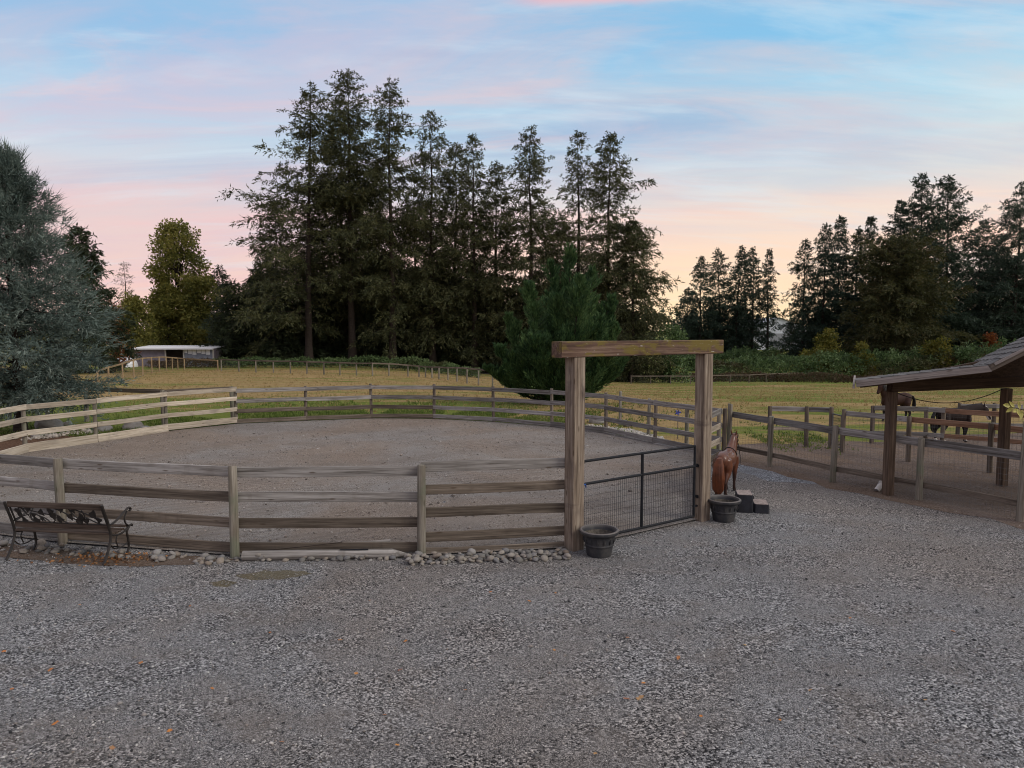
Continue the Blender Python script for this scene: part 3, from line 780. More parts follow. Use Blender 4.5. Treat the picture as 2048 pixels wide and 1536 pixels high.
# ------------------------------------------------------------------ bench
def bench():
    RL, RR = px(15, 1121, 0), px(209, 1131, 0)
    L = (RR - RL).length; bx = (RR - RL).normalized(); by = Vector((-bx.y, bx.x, 0))
    b = thing('garden_bench', tuple(RL.lerp(RR, .5)), 'garden bench with leafy cast-iron back standing by the near fence', 'bench')
    W = lambda x, y, z: RL + bx * x + by * y + Vector((0, 0, z + .012))
    def bar(mb, x, path, a=.020, c=.014):
        pts = [W(x, y, z) for y, z in path]; mb.tube(pts, None, 8, True, [(a, c)] * len(pts), side=tuple(bx))
    def curve(path, n=5):
        P = [Vector((p[0], p[1])) for p in path]; out = []
        for i in range(len(P) - 1):
            p0, p1, p2, p3 = P[max(i - 1, 0)], P[i], P[i + 1], P[min(i + 2, len(P) - 1)]
            for k in range(n):
                t = k / n
                out.append(.5 * ((2 * p1) + (p2 - p0) * t + (2 * p0 - 5 * p1 + 4 * p2 - p3) * t * t + (3 * p1 - p0 - 3 * p2 + p3) * t ** 3))
        out.append(P[-1]); return [(q.x, q.y) for q in out]
    for x in (0.0, L):
        m = MB()
        bar(m, x, curve([(-.02, 0), (.06, .12), (.14, .30), (.15, .42), (.10, .60), (.03, .78), (.0, .87)]), .022, .017)
        bar(m, x, curve([(.47, 0), (.53, .10), (.52, .24), (.50, .34), (.56, .42)]), .020, .015)
        bar(m, x, curve([(.14, .40), (.25, .36), (.42, .36), (.56, .42), (.61, .43), (.62, .40)]), .018, .014)
        bar(m, x, curve([(.11, .56), (.20, .55), (.34, .60), (.50, .68), (.57, .70), (.60, .67), (.575, .645)]), .022, .012)
        bar(m, x, curve([(.56, .42), (.48, .48), (.46, .57), (.52, .655)]), .014, .010)
        bar(m, x, curve([(.13, .26), (.22, .17), (.36, .15), (.51, .18)]), .012, .009)
        bar(m, x, curve([(.30, .36), (.26, .28), (.30, .17)]), .010, .008)
        m.build('end_frame', M['bench_iron'], b, True)
    ty = lambda z: .10 - (z - .6) * .38
    lumber('back_slat', W(.02, ty(.83) + .025, .83), W(L - .02, ty(.83) + .025, .83), .085, .035, M['bench_wood'], b, bow=.003)
    lumber('back_slat', W(.02, ty(.50) + .025, .50), W(L - .02, ty(.50) + .025, .50), .085, .035, M['bench_wood'], b, bow=.003)
    for k in range(6):
        y = .17 + k * .07; z = .415 - .03 * math.sin((k + .5) / 6 * math.pi) + .02 * (k == 5)
        lumber('seat_slat', W(.02, y, z), W(L - .02, y, z), .03, .058, M['bench_wood'], b, bow=.003)
    # cast leaf panel
    p = MB(); LEAVES = []
    z0, z1 = .545, .79
    F2 = lambda x, z, o=0.0: W(x, ty(z) + .02 + o, z)
    p.tube([F2(.04, z0), F2(L - .04, z0)], .009, 6); p.tube([F2(.04, z1), F2(L - .04, z1)], .009, 6)
    p.tube([F2(.04, z0), F2(.04, z1)], .012, 6); p.tube([F2(L - .04, z0), F2(L - .04, z1)], .012, 6)
    def vine(pts):
        q = [F2(x, z) for x, z in curve(pts, 4)]; p.tube(q, .0095, 6)
    def leaf(x, z, sz, ang):
        n_ = 9; ring = []
        for k in range(n_):
            t = 2 * math.pi * k / n_; rr = sz * (1 + .28 * math.cos(3 * t)) * (.75 if k % 2 else 1)
            ring.append((x + rr * math.cos(t + ang), z + rr * 1.15 * math.sin(t + ang)))
        q = MB(); o = 0; LEAVES.append(q)
        for off in (-.006, .006):
            for (a, c) in ring: q.v.append(tuple(F2(a, min(max(c, z0), z1), off)))
        q.f.append(tuple(o + k for k in range(n_))); q.f.append(tuple(o + n_ + k for k in reversed(range(n_))))
        for k in range(n_): q.f.append((o + k, o + n_ + k, o + n_ + (k + 1) % n_, o + (k + 1) % n_))
    H = z1 - z0
    vine([(.05, z0 + .04), (.25, z0 + .11), (.42, z0 + .14), (.55, z0 + .02)])
    vine([(.16, z1), (.33, z0 + .20), (.52, z0 + .16), (.66, z0 + .13)])
    vine([(.14, z0 + .20), (.22, z1 - .02), (.30, z0 + .10)])
    vine([(.40, z0 + .14), (.56, z0 + .07), (.64, z0), (.72, z0 + .07), (.69, z1)])
    vine([(.76, z1), (.90, z0 + .18), (1.05, z0 + .07), (1.12, z0)])
    vine([(.72, z0 + .10), (.80, z0 + .06), (.92, z0)])
    vine([(1.00, z1), (1.04, z0 + .16), (1.12, z0 + .08), (1.22, z0 + .12), (1.20, z1 - .02)])
    vine([(1.10, z1 - .01), (1.28, z0 + .16), (1.44, z0 + .10)])
    vine([(1.22, z0 + .12), (1.38, z0 + .03), (1.50, z0)])
    vine([(.30, z0 + .09), (.34, z0 + .04), (.37, z0)])
    for x, z, sz, a in [(.14, .72, .042, .4), (.16, .655, .035, 1), (.20, .57, .04, 2), (.40, .575, .045, .2), (.38, .66, .03, 2.2), (.52, .71, .04, 1.2), (.68, .74, .045, .1), (.70, .66, .048, .7),
                        (.80, .61, .048, 2), (.50, .60, .024, .5), (.86, .77, .036, .3), (.98, .66, .04, .9), (1.10, .575, .05, .4), (1.16, .65, .05, 1.7), (1.22, .60, .045, .6), (1.36, .70, .055, 1.1), (1.06, .76, .03, 1), (.32, .77, .04, .2), (1.43, .62, .04, .2)]:
        leaf(min(x, L - .08), z, sz * 1.2, a)
    lp = p.build('leaf_panel', M['bench_iron'], b)
    for q in LEAVES: lf = q.build('leaf', M['bench_iron'], b); lf.parent = lp
bench()

# ------------------------------------------------------------------ pots, mounting block, log
def pot_mat():
    m, t, b, _ = mat_new('dark_resin'); co = t.new('ShaderNodeTexCoord').outputs['Object']
    n = t.noise(co, 7, 5, .65); z = t.sep(co)[2]
    dust = t.math('MULTIPLY', t.smooth(n, .40, .68), .55)
    c = t.mix(dust, (.026, .027, .031, 1), (.085, .078, .072, 1))
    nz = t.sep(t.new('ShaderNodeNewGeometry').outputs['Normal'])[2]
    c = t.mix(t.math('MULTIPLY', t.smooth(nz, .1, .9), .6), c, (.20, .175, .16, 1))
    t.put(b.inputs['Base Color'], c); b.inputs['Roughness'].default_value = .62
    t.put(b.inputs['Normal'], t.bump(t.noise(co, 60, 3, .6), .2, .003)); return m
M['pot'] = pot_mat()
def pot(u, v, label):
    c = px(u, v, 0); p = thing('plant_pot', tuple(c), label, 'pot', 'dark resin plant pots by the gate')
    h = .40
    prof = [(0, .004), (.175, .004), (.185, .012), (.205, .13), (.207, .155), (.216, .162), (.220, .175), (.216, .188), (.213, .196), (.238, .30), (.240, .318), (.252, .325), (.255, .335)]
    inner = [(.255, .335), (.278, .338), (.293, .350), (.300, .370), (.296, .392), (.280, .405), (.262, .400), (.252, .385), (.245, .36), (.238, .33)]
    MB().lathe(prof, 48, c).build('pot_body', M['pot'], p, True)
    MB().lathe(inner, 48, c).build('rim', M['pot'], p, True)
    MB().lathe([(.238, .33), (.215, .21), (.205, .20), (.0, .215)], 48, c).build('soil', M['pot_soil'], p, True)
    d = MB()
    for k in range(14):        # moulded drops of the relief band
        t = k * 2 * math.pi / 14; q = Vector((math.cos(t), math.sin(t), 0))
        d.tube([c + q * .222 + Vector((0, 0, .205)), c + q * .236 + Vector((0, 0, .25)), c + q * .237 + Vector((0, 0, .29))], [.006, .014, .006], 6)
    d.build('relief_band', M['pot'], p, True)
M['pot_soil'] = plain('dry_potting_soil', (.10, .085, .07), .95, 0, .4, 25, .6)
pot(1198, 1110, 'empty dark resin plant pot at the foot of the left gate post')
pot(1447, 1041, 'empty dark resin plant pot in front of the horse statue')

def mounting_block():
    c = px(1504, 1021, 0); m = thing('mounting_block', tuple(c), 'two-step black plastic mounting block beside the horse statue', 'mounting block')
    a = R(-12); ex = Vector((math.cos(a), math.sin(a), 0)); ey = Vector((-ex.y, ex.x, 0))
    M['block'] = plain('dusty_black_plastic', (.017, .018, .024), .6, 0, .35, 9, .15)
    M['tread'] = plain('worn_grey_tread', (.27, .22, .20), .85, 0, .3, 18, .5)
    def frus(name, off, w, d, h, mat, z0=0.0, tp=.94):
        q = c + ex * off; V = []
        for z, s in ((z0, 1.0), (max(h - .02, (z0 + h) / 2), tp + .01), (h, tp)):
            bw, bd = w / 2 * s, d / 2 * s; cr = .03
            for x, y in ((-bw + cr, -bd), (bw - cr, -bd), (bw, -bd + cr), (bw, bd - cr), (bw - cr, bd), (-bw + cr, bd), (-bw, bd - cr), (-bw, -bd + cr)):
                V.append(q + ex * x + ey * y + Vector((0, 0, z)))
        Fc = [(i * 8 + j, i * 8 + (j + 1) % 8, (i + 1) * 8 + (j + 1) % 8, (i + 1) * 8 + j) for i in range(2) for j in range(8)] + [tuple(16 + j for j in range(8))]
        o = MB().add(V, Fc).build(name, mat, m); return o
    frus('upper_step', -.15, .30, .46, .335, M['block'], .004); frus('lower_step', .145, .285, .44, .17, M['block'], .004)
    frus('upper_tread', -.15, .265, .41, .342, M['tread'], .336, .99); frus('lower_tread', .145, .25, .39, .177, M['tread'], .171, .99)
    q = c + ex * .012 + Vector((0, 0, .255))
    MB().tube([q - ex * .01, q + ex * .012], .03, 12).build('grip_hole', M['black_iron'], m)
mounting_block()

def fence_leftovers():
    a, b = px(486, 1121, 0), px(800, 1116, 0)
    r = .072; d = (b - a).normalized()
    pts = [a + d * t for t in (0, .3, .9, 1.5, 2.0, 2.25)] + [b + d * .02, b + d * .14]
    L = (b - a).length
    m = bpy.data.meshes.new('log'); mb = MB()
    path = [(0, 0, r), (L * .3, 0, r), (L * .6, 0, r), (L - .12, 0, r * .98), (L - .08, 0, r * .9), (L + .10, 0, r * .75)]
    mb.tube(path, [r, r * 1.02, r * .99, r, r * .9, .018], 14)
    o = bpy.data.objects.new('pointed_log', mb.mesh('pointed_log')); COL.objects.link(o); o.data.materials.append(M['grey_wood']); shade(o.data, 40)
    o.location = a; o.rotation_euler = (0, 0, math.atan2(d.y, d.x))
    tag(o, 'pointed round fence post lying on the ground along the near fence', 'log')
    e1, e2 = a.lerp(b, .57) + Vector((0, .20, .13)), a.lerp(b, .925) + Vector((0, .20, .17))
    o = lumber('loose_board', e1, e2, .11, .03, M['grey_wood'], None, up=(0, .35, 1)); tag(o, 'short pale board leaning on the bottom rail behind the pointed log', 'board')
    s = MB(); s.tube([a.lerp(b, .05) + Vector((0, .12, .10)), a.lerp(b, .35) + Vector((0, .13, .15)), a.lerp(b, .62) + Vector((0, .12, .22))], .006, 5)
    o = s.build('stick', M['bark'], smooth=True, loc=a); tag(o, 'thin stick resting across the pointed log', 'stick')
    s = MB(); s.tube([a.lerp(b, .62) + Vector((0, -.05, .155)), a.lerp(b, .80) + Vector((0, -.03, .15))], [.009, .012], 6)
    o = s.build('handle', M['black_iron'], smooth=True, loc=a.lerp(b, .6)); o.name = 'black_rod'; tag(o, 'short black rod lying on the pointed log', 'rod')
fence_leftovers()

# ------------------------------------------------------------------ stones
SR = np.random.default_rng(4)
def stone_mesh(name, seed, sub=2, squash=.62, rough=.16):
    import bmesh
    bm = bmesh.new(); bmesh.ops.create_icosphere(bm, subdivisions=sub, radius=1)
    o = Vector((seed * 7.3, seed * 1.7, seed * 3.1))
    for v in bm.verts:
        n = mnoise.noise(v.co * .9 + o) * rough * 2 + mnoise.noise(v.co * 2.3 + o) * rough * .6
        v.co = v.co * (1 + n); v.co.z *= squash; v.co.x *= 1.15
    m = bpy.data.meshes.new(name); bm.to_mesh(m); bm.free(); shade(m, 60); return m
def stone_mat(name, cols):
    m, t, b, _ = mat_new(name); r = t.new('ShaderNodeObjectInfo').outputs['Random']
    co = t.new('ShaderNodeTexCoord').outputs['Object']; k = len(cols) - 1
    c = t.ramp(r, [(i / k, q) for i, q in enumerate(cols)]); n = t.noise(co, 2.2, 5, .65)
    c = t.mix(t.smooth(n, .3, .75, 0, .5), c, t.mix(1.0, c, (.55, .5, .45, 1), 'MULTIPLY'))
    t.put(b.inputs['Base Color'], c); b.inputs['Roughness'].default_value = .8; t.put(b.inputs['Normal'], t.bump(t.noise(co, 9, 4, .6), .3, .02)); return m
M['cobble'] = stone_mat('river_cobble', [(.11, .108, .105), (.19, .18, .165), (.25, .225, .195), (.16, .16, .165), (.32, .29, .25), (.21, .17, .135), (.28, .27, .26)])
M['boulder'] = stone_mat('grey_boulder', [(.20, .19, .18), (.28, .265, .25), (.24, .22, .20)])
STONES = [stone_mesh('stone', i, 1 if i > 3 else 2) for i in range(7)]
for m_ in STONES: m_.materials.append(M['cobble'])
def stone_border(name, label, path, widths, n, size, parts=True, seed=1, hide=None):
    g = thing(name, tuple(path[len(path) // 2]), label, 'stones')
    r = random.Random(seed); P = Vector(g['_w']); lens = [(b - a).length for a, b in zip(path, path[1:])]; T = sum(lens); placed = []
    tries = 0
    while len(placed) < n and tries < n * 30:
        tries += 1
        s = r.random() * T; i = 0
        while s > lens[i]: s -= lens[i]; i += 1
        a, b = path[i], path[i + 1]; d = (b - a).normalized(); nm = Vector((d.y, -d.x, 0))
        w = widths[i]; q = a + d * s + nm * (r.uniform(-.05, 1) ** 1 * w); sz = size * r.choice([.55, .7, .8, 1, 1, 1.2, 1.5])
        lvl = 0.0
        for (c, z, k) in placed:
            if (c - q).length < (k + sz) * .72: lvl = max(lvl, z + k * .45)
        if lvl > size * 1.6: continue
        placed.append((q.copy(), lvl, sz))
        o = bpy.data.objects.new('stone', r.choice(STONES)); COL.objects.link(o); o.parent = g
        o.location = q - P + Vector((0, 0, sz * .42 + lvl)); o.rotation_euler = (r.uniform(-.4, .4), r.uniform(-.4, .4), r.uniform(0, 6.28))
        o.scale = (sz * r.uniform(.85, 1.2), sz, sz * r.uniform(.8, 1.1))
p1, p2, p3, p4 = px(126, 1096, 0), px(470, 1119, 0), px(848, 1118, 0), px(1120, 1104, 0)
stone_border('cobble_border', 'rounded river cobbles heaped along the near fence between right post and gate', [p3 + Vector((-.25, -.02, 0)), p3.lerp(p4, .5), p4 + Vector((.1, -.05, 0))], [.30, .36], 230, .042, seed=3)
stone_border('cobble_heap', 'scattered river cobbles along the fence around the bench', [px(-60, 1088, 0), p1, p2 + Vector((.05, 0, 0)), p3 + Vector((-.3, 0, 0))], [.32, .34, .10], 150, .046, seed=8)
for i, (u, v, s, lb) in enumerate([(98, 856, .42, 'largest grey boulder in the bed left of the pen, below the blue cedar'), (206, 862, .26, 'round grey boulder in the mulch bed behind the second pale rail post'),
                                   (265, 858, .30, 'grey boulder half sunk in grass just left of the double post'), (134, 852, .16, 'small upright brown stone beside the largest boulder'), (290, 862, .18, 'low flat stone at the right end of the mulch bed'),
                                   (1194, 846, .26, 'grey boulder under the green cypress outside the pen'), (1250, 852, .20, 'small boulder right of the cypress outside the pen')]):
    q = px(u, v, 0); m_ = stone_mesh('boulder', 20 + i, 3, .7, .22); m_.materials.append(M['boulder'])
    o = put('boulder', m_, None, None, q + Vector((0, 0, s * .3)), (0, 0, i * 1.3), s); tag(o, lb, 'boulder', 'boulders around the pen')

def pebbles(name, label, mat, C, rad, seed, z=0.0, flat=.6):
    """many tiny stones as one mesh: C (N,2) positions, rad (N,)"""
    rg = np.random.default_rng(seed); N = len(C)
    base = np.array([[1, 0, 0], [-1, 0, 0], [0, 1, 0], [0, -1, 0], [0, 0, 1], [0, 0, -1.]]) # octahedron
    Fc = np.array([[0, 2, 4], [2, 1, 4], [1, 3, 4], [3, 0, 4], [2, 0, 5], [1, 2, 5], [3, 1, 5], [0, 3, 5]])
    V = base[None] * (rad[:, None, None] * rg.uniform(.6, 1.3, (N, 6, 1))); V[..., 2] *= flat
    V += rg.normal(0, .16, (N, 6, 3)) * rad[:, None, None]
    a = rg.uniform(0, 6.28, N); ca, sa = np.cos(a)[:, None], np.sin(a)[:, None]
    X = V[..., 0] * ca - V[..., 1] * sa; Y = V[..., 0] * sa + V[..., 1] * ca
    V = np.stack([X + C[:, None, 0], Y + C[:, None, 1], V[..., 2] + z + rad[:, None] * flat * .45], -1)
    m = idx_mesh(name, V.reshape(-1, 3), (Fc[None] + (np.arange(N) * 6)[:, None, None]).reshape(-1, 3)); m.materials.append(mat)
    o = put(name, m, None); tag(o, label, 'gravel', kind='stuff'); return o
def island_mat(name, cols, patch=.22):
    m, t, b, _ = mat_new(name); r = t.new('ShaderNodeNewGeometry').outputs['Random Per Island']; k = len(cols) - 1
    c = t.ramp(r, [(i / k, q) for i, q in enumerate(cols)])
    co = t.new('ShaderNodeTexCoord').outputs['Object']
    c = t.mix(t.smooth(t.noise(co, patch, 5, .6, .6), .42, .64), c, t.mix(1.0, c, (1.0, .92, .86, 1), 'MULTIPLY'))
    t.put(b.inputs['Base Color'], c); b.inputs['Roughness'].default_value = .85; b.inputs['Specular IOR Level'].default_value = .25; return m
M['gravel_stone'] = island_mat('gravel_stones', [(.022, .023, .025), (.06, .062, .064), (.105, .107, .109), (.155, .156, .157), (.205, .205, .205), (.27, .27, .268), (.21, .185, .165), (.38, .37, .36), (.58, .57, .55)])
M['pale_pebble'] = island_mat('pale_pebbles', [(.25, .235, .21), (.36, .33, .29), (.5, .47, .42), (.3, .28, .26)])
def scatter_gravel():
    rg = np.random.default_rng(2); N = 72000
    y = 4.2 + 9.0 * rg.random(N) ** 1.25; x = rg.uniform(-.82, .82, N) * (y + .6)
    keep = np.ones(N, bool)
    ring = [(p.x, p.y) for p in pen_ring]
    for q in ((px(-130, 1056, 0), px(126, 1088, 0)), (px(126, 1088, 0), px(470, 1114, 0)), (px(470, 1114, 0), px(843, 1113, 0)), (px(843, 1113, 0), GATE_L), (GATE_L, GATE_R), (GATE_R, hidden)):
        a, b = q; d = (b - a).normalized(); s = (x - a.x) * d.x + (y - a.y) * d.y; dist = (x - a.x) * (-d.y) + (y - a.y) * d.x
        keep &= ~((s > -.2) & (s < (b - a).length + .2) & (dist > -.02 if True else True))
    fr = [px(u, v, 0) for u, v in [(2040, 1050), (1837, 1006), (1665, 970), (1539, 939), (1470, 922)]]
    a, b = fr[0], fr[3]; d = (b - a).normalized(); keep &= ((x - a.x) * (-d.y) + (y - a.y) * d.x) > 0
    # thin soil patches where wheels and feet have worn the stone away
    dens = np.array([mnoise.noise(Vector((px_ * .45, py_ * .6, 3))) for px_, py_ in zip(x, y)])
    keep &= rg.random(N) < np.clip(.75 + dens * 1.0, .25, 1)
    x, y = x[keep], y[keep]
    rad = np.exp(rg.normal(math.log(.0078), .42, len(x))).clip(.003, .026)
    pebbles('loose_gravel', 'loose crushed stones scattered over the grey yard', M['gravel_stone'], np.stack([x, y], 1), rad, 5, .004)
    # strip of pale pebbles outside the right of the pen
    a, b, c = px(1160, 858, 0), px(1240, 868, 0), px(1300, 884, 0)
    t = rg.random(2600); P = np.where(t[:, None] < .5, np.array(a)[None, :2] + (np.array(b) - np.array(a))[None, :2] * (t * 2)[:, None], np.array(b)[None, :2] + (np.array(c) - np.array(b))[None, :2] * (t * 2 - 1)[:, None])
    P = P + np.stack([rg.uniform(.05, .55, 2600), rg.uniform(.1, .9, 2600)], 1)
    pebbles('pebble_strip', 'strip of pale pebbles outside the right side of the pen', M['pale_pebble'], P, np.exp(rg.normal(math.log(.04), .3, 2600)), 6, .01)
    a, b = px(58, 878, 0), px(185, 864, 0); t = rg.random(260)
    P = np.array(a)[None, :2] + (np.array(b) - np.array(a))[None, :2] * t[:, None] + rg.normal(0, .22, (260, 2))
    pebbles('bed_pebbles', 'grey pebbles in the mulch bed behind the pale rails', M['pale_pebble'], P, np.exp(rg.normal(math.log(.06), .35, 260)), 7, .01)
    # clods and small stones in the pen
    N = 15000; ang = rg.uniform(0, 6.28, N); rr = np.sqrt(rg.random(N))
    x = PENC.x + rr * np.cos(ang) * 9.0; y = PENC.y + rr * np.sin(ang) * 8.6
    ok = np.ones(N, bool); n = len(pen_ring)
    for i in range(n):
        a, b = pen_ring[i], pen_ring[(i + 1) % n]; d = (b - a).normalized(); side = (PENC.x - a.x) * (-d.y) + (PENC.y - a.y) * d.x
        q = ((x - a.x) * (-d.y) + (y - a.y) * d.x) * (1 if side > 0 else -1); ok &= q > .12
    x, y = x[ok], y[ok]
    pebbles('pen_clods', 'small clods and stones on the sand of the pen', M['clod'], np.stack([x, y], 1), np.exp(rg.normal(math.log(.012), .45, len(x))).clip(.004, .05), 9, .03)
M['clod'] = island_mat('pen_clods', [(.10, .085, .075), (.17, .145, .125), (.24, .21, .185), (.30, .27, .245), (.42, .40, .38)])
scatter_gravel()

# ------------------------------------------------------------------ horses
def horse_mat(name, body, dark, socks=0.0, blaze=False, gloss=.5, coat=0.0, leg_dark=True, face=None):
    m, t, b, _ = mat_new(name); co = t.new('ShaderNodeTexCoord').outputs['Object']; x, y, z = t.sep(co)
    n = t.noise(co, 3.0, 4, .6)
    c = t.mix(t.smooth(n, .35, .7, 0, .6), body, tuple(q * .62 for q in body[:3]) + (1,))
    if leg_dark: c = t.mix(t.smooth(z, .52, .30), c, dark)
    if socks: c = t.mix(t.smooth(t.math('ADD', z, t.math('MULTIPLY', n, .04)), socks + .03, socks), c, (.72, .68, .62, 1))
    c = t.mix(t.smooth(z, .055, .045), c, (.05, .04, .035, 1))
    if blaze:
        c = t.mix(t.math('MULTIPLY', t.smooth(t.math('ABSOLUTE', y), .042, .028), t.smooth(x, face[0], face[1])), c, (.75, .71, .66, 1))
    t.put(b.inputs['Base Color'], c); b.inputs['Roughness'].default_value = gloss
    b.inputs['Coat Weight'].default_value = coat; b.inputs['Coat Roughness'].default_value = .18
    return m
def horse(name, loc, head_deg, scale, label, pose, mat, hair, tail_len=.55, cat='horse', tail_r=.05, extras=None, step=0.0, turn=0.0, mane=True):
    """one continuous body; local +X is forward, height at the withers is 1"""
    g = thing(name, tuple(loc), label, cat); g.rotation_euler = (0, 0, R(head_deg)); g.scale = (scale,) * 3
    mb = MB()
    S = [(-.53, .80, .05, .07), (-.49, .80, .12, .13), (-.40, .795, .165, .18), (-.28, .78, .165, .19), (-.12, .755, .165, .195), (.04, .74, .17, .205), (.18, .745, .165, .215), (.31, .77, .145, .22), (.40, .775, .12, .18), (.47, .775, .07, .11)]
    mb.tube([(a, 0, b) for a, b, c, d in S], None, 18, True, [(c, d) for a, b, c, d in S], side=(0, 1, 0))
    mb.tube([(-.44, 0, .90), (-.30, 0, .93), (-.10, 0, .915), (.10, 0, .92), (.26, 0, .975), (.36, 0, .98)], None, 12, True, [(.09, .05), (.12, .06), (.11, .05), (.09, .05), (.06, .06), (.05, .06)], side=(0, 1, 0))
    nk, hd = pose
    tp = lambda p, i, n: Vector((p[0], math.sin(R(turn)) * (i / max(1, n - 1)) ** 1.5 * .35, p[1]))
    nn = len(nk)
    mb.tube([tp(p, i, nn) for i, p in enumerate(nk)], None, 14, True, [(p[2], p[3]) for p in nk], side=(0, 1, 0))
    yo = tp(nk[-1], nn - 1, nn).y
    a, b = Vector((hd[0][0], yo, hd[0][1])), Vector((hd[1][0], yo * (1.35 if turn else 1), hd[1][1]))
    hs = [(-.06, .055, .06), (.05, .072, .095), (.25, .078, .105), (.45, .062, .082), (.65, .048, .060), (.85, .050, .056), (.97, .042, .046), (1.03, .02, .025)]
    mb.tube([a.lerp(b, f) for f, _, _ in hs], None, 14, True, [(w, h_) for _, w, h_ in hs], side=(0, 1, 0))
    up = (Vector(a) - Vector((nk[-2][0], yo, nk[-2][1]))).normalized() * .3 + (a - b).normalized() * .8; up.normalize()
    for s in (-1, 1):
        e0 = a + Vector((0, s * .045, 0)) + up * .03
        mb.tube([e0, e0 + up * .07 + Vector((0, s * .012, 0)), e0 + up * .14 + Vector((0, s * .010, 0))], None, 8, True, [(.022, .018), (.026, .016), (.005, .005)], side=(0, 1, 0))
        fx = step * s
        mb.tube([(.33, s * .085, .80), (.36, s * .095, .62), (.335 + fx * .3, s * .095, .48), (.345 + fx, s * .09, .30), (.335 + fx, s * .09, .20), (.34 + fx, s * .09, .10), (.36 + fx, s * .09, .055), (.37 + fx, s * .09, .004)],
                [.09, .085, .060, .042, .030, .034, .038, .048], 12)
        mb.tube([(-.34, s * .085, .82), (-.32, s * .105, .64), (-.33 - fx * .3, s * .105, .52), (-.42 - fx, s * .10, .36), (-.44 - fx, s * .10, .30), (-.425 - fx, s * .10, .18), (-.42 - fx, s * .10, .10), (-.40 - fx, s * .10, .055), (-.39 - fx, s * .10, .004)],
                [.12, .125, .095, .054, .045, .033, .036, .040, .050], 12)
    me = mb.mesh('body'); o = bpy.data.objects.new('body', me); COL.objects.link(o)
    rm = o.modifiers.new('r', 'REMESH'); rm.mode = 'VOXEL'; rm.voxel_size = .016
    sm = o.modifiers.new('s', 'SMOOTH'); sm.factor = .5; sm.iterations = 5
    dg = bpy.context.evaluated_depsgraph_get(); m2 = bpy.data.meshes.new_from_object(o.evaluated_get(dg))
    o.modifiers.clear(); o.data = m2; bpy.data.meshes.remove(me); m2.materials.clear(); m2.materials.append(mat); shade(m2, 180)
    o.parent = g
    t0 = Vector((-.53, 0, .88)); L = tail_len; rr = tail_r
    tl = MB()
    for k in range(7):
        y = (k - 3) / 3 * rr * .8; w = 1 - abs(k - 3) / 6
        tl.tube([t0 + Vector((.05, y * .2, .0)), t0 + Vector((-.05, y * .6, -.03)), t0 + Vector((-.10, y, -.16)), t0 + Vector((-.11 + .02 * (k % 2), y * 1.25, -L * .55)), t0 + Vector((-.10, y * 1.2, -L * .85)), t0 + Vector((-.09 + .01 * (k % 3), y * .7, -L * (.95 + .06 * w)))], [.02, .028, rr * .55, rr * .62, rr * .5, .006], 8)
    t = tl.build('tail', hair, None, True); t.parent = g
    if mane:
        mn = MB(); n = 14; crest = []
        for i in range(n + 1):
            f = i / n * (nn - 1); k = min(int(f), nn - 2); q = f - k
            p0, p1 = nk[k], nk[k + 1]; c0, c1 = tp(p0, k, nn), tp(p1, k + 1, nn); c = c0.lerp(c1, q); d = (c1 - c0).normalized(); nrm = Vector((-d.z, 0, d.x))
            crest.append((c + nrm * ((p0[3] * (1 - q) + p1[3] * q) * .93), nrm, d))
        for i, (c, nrm, d) in enumerate(crest):
            for j in range(2):
                l_ = LR.uniform(.12, .18); sgn = 1
                mn.tube([c - nrm * .01, c + nrm * .022 + Vector((0, .03 * sgn, 0)), c + Vector((0, .085, 0)) - nrm * .04 + d * LR.uniform(-.03, .03), c + Vector((0, .10, 0)) - nrm * l_ + d * LR.uniform(-.04, .04)], None, 6, True, [(.03, .012), (.032, .014), (.028, .012), (.004, .004)], side=tuple(d))
        m_ = mn.build('mane', hair, None, True); m_.parent = g
    if extras: extras(g, nk, a, b)
    return g
UPV = ([(.26, .82, .115, .20), (.37, .94, .10, .17), (.46, 1.08, .08, .135), (.53, 1.19, .066, .11)], [(.54, 1.235), (.69, .95)])
UP = ([(.26, .82, .115, .20), (.38, .93, .095, .165), (.49, 1.07, .075, .13), (.57, 1.19, .062, .105)], [(.585, 1.235), (.80, .98)])
LOWN = ([(.28, .80, .11, .19), (.45, .88, .09, .15), (.64, .94, .072, .12), (.82, .965, .06, .10)], [(.86, .975), (1.08, .62)])
M['statue'] = horse_mat('varnished_brown_statue', (.12, .040, .019, 1), (.035, .015, .011, 1), gloss=.4, coat=.5)
M['statue_hair'] = plain('varnished_chestnut', (.13, .036, .011), .45, 0, .3, 8, .3, .5)
M['bay'] = horse_mat('bay_coat', (.038, .016, .011, 1), (.012, .009, .008, 1), gloss=.75)
M['dark_bay'] = horse_mat('dark_bay_coat', (.017, .009, .0075, 1), (.009, .008, .008, 1), socks=.10, blaze=True, face=(.86, .93), gloss=.8)
M['black_hair'] = plain('black_horse_hair', (.012, .009, .008), .6, 0, .3, 12, .3)
def strap(g, nk, a, b):
    s = MB()
    def ring(c, d, ry, rz, w=.012):
        side = Vector((0, 1, 0)); o_ = d.cross(side).normalized(); pts = [c + side * (math.cos(t) * ry) + o_ * (math.sin(t) * rz) for t in np.linspace(0, 6.283, 25)]
        s.tube(pts, w, 6, False)
    c0 = Vector((nk[1][0], 0, nk[1][1])); ring(Vector((.32, 0, .84)), Vector((.75, 0, .65)).normalized(), .135, .225)
    ring(a.lerp(b, .10), (b - a).normalized(), .085, .108, .009); ring(a.lerp(b, .55), (b - a).normalized(), .064, .082, .009)
    p = a.lerp(b, .6)
    s.tube([p + Vector((0, -.07, -.05)), Vector((p.x - .05, -.13, .72)), Vector((p.x - .10, -.14, .52))], .008, 6)
    q = s.build('halter', M['black_iron'], None, True); q.parent = g
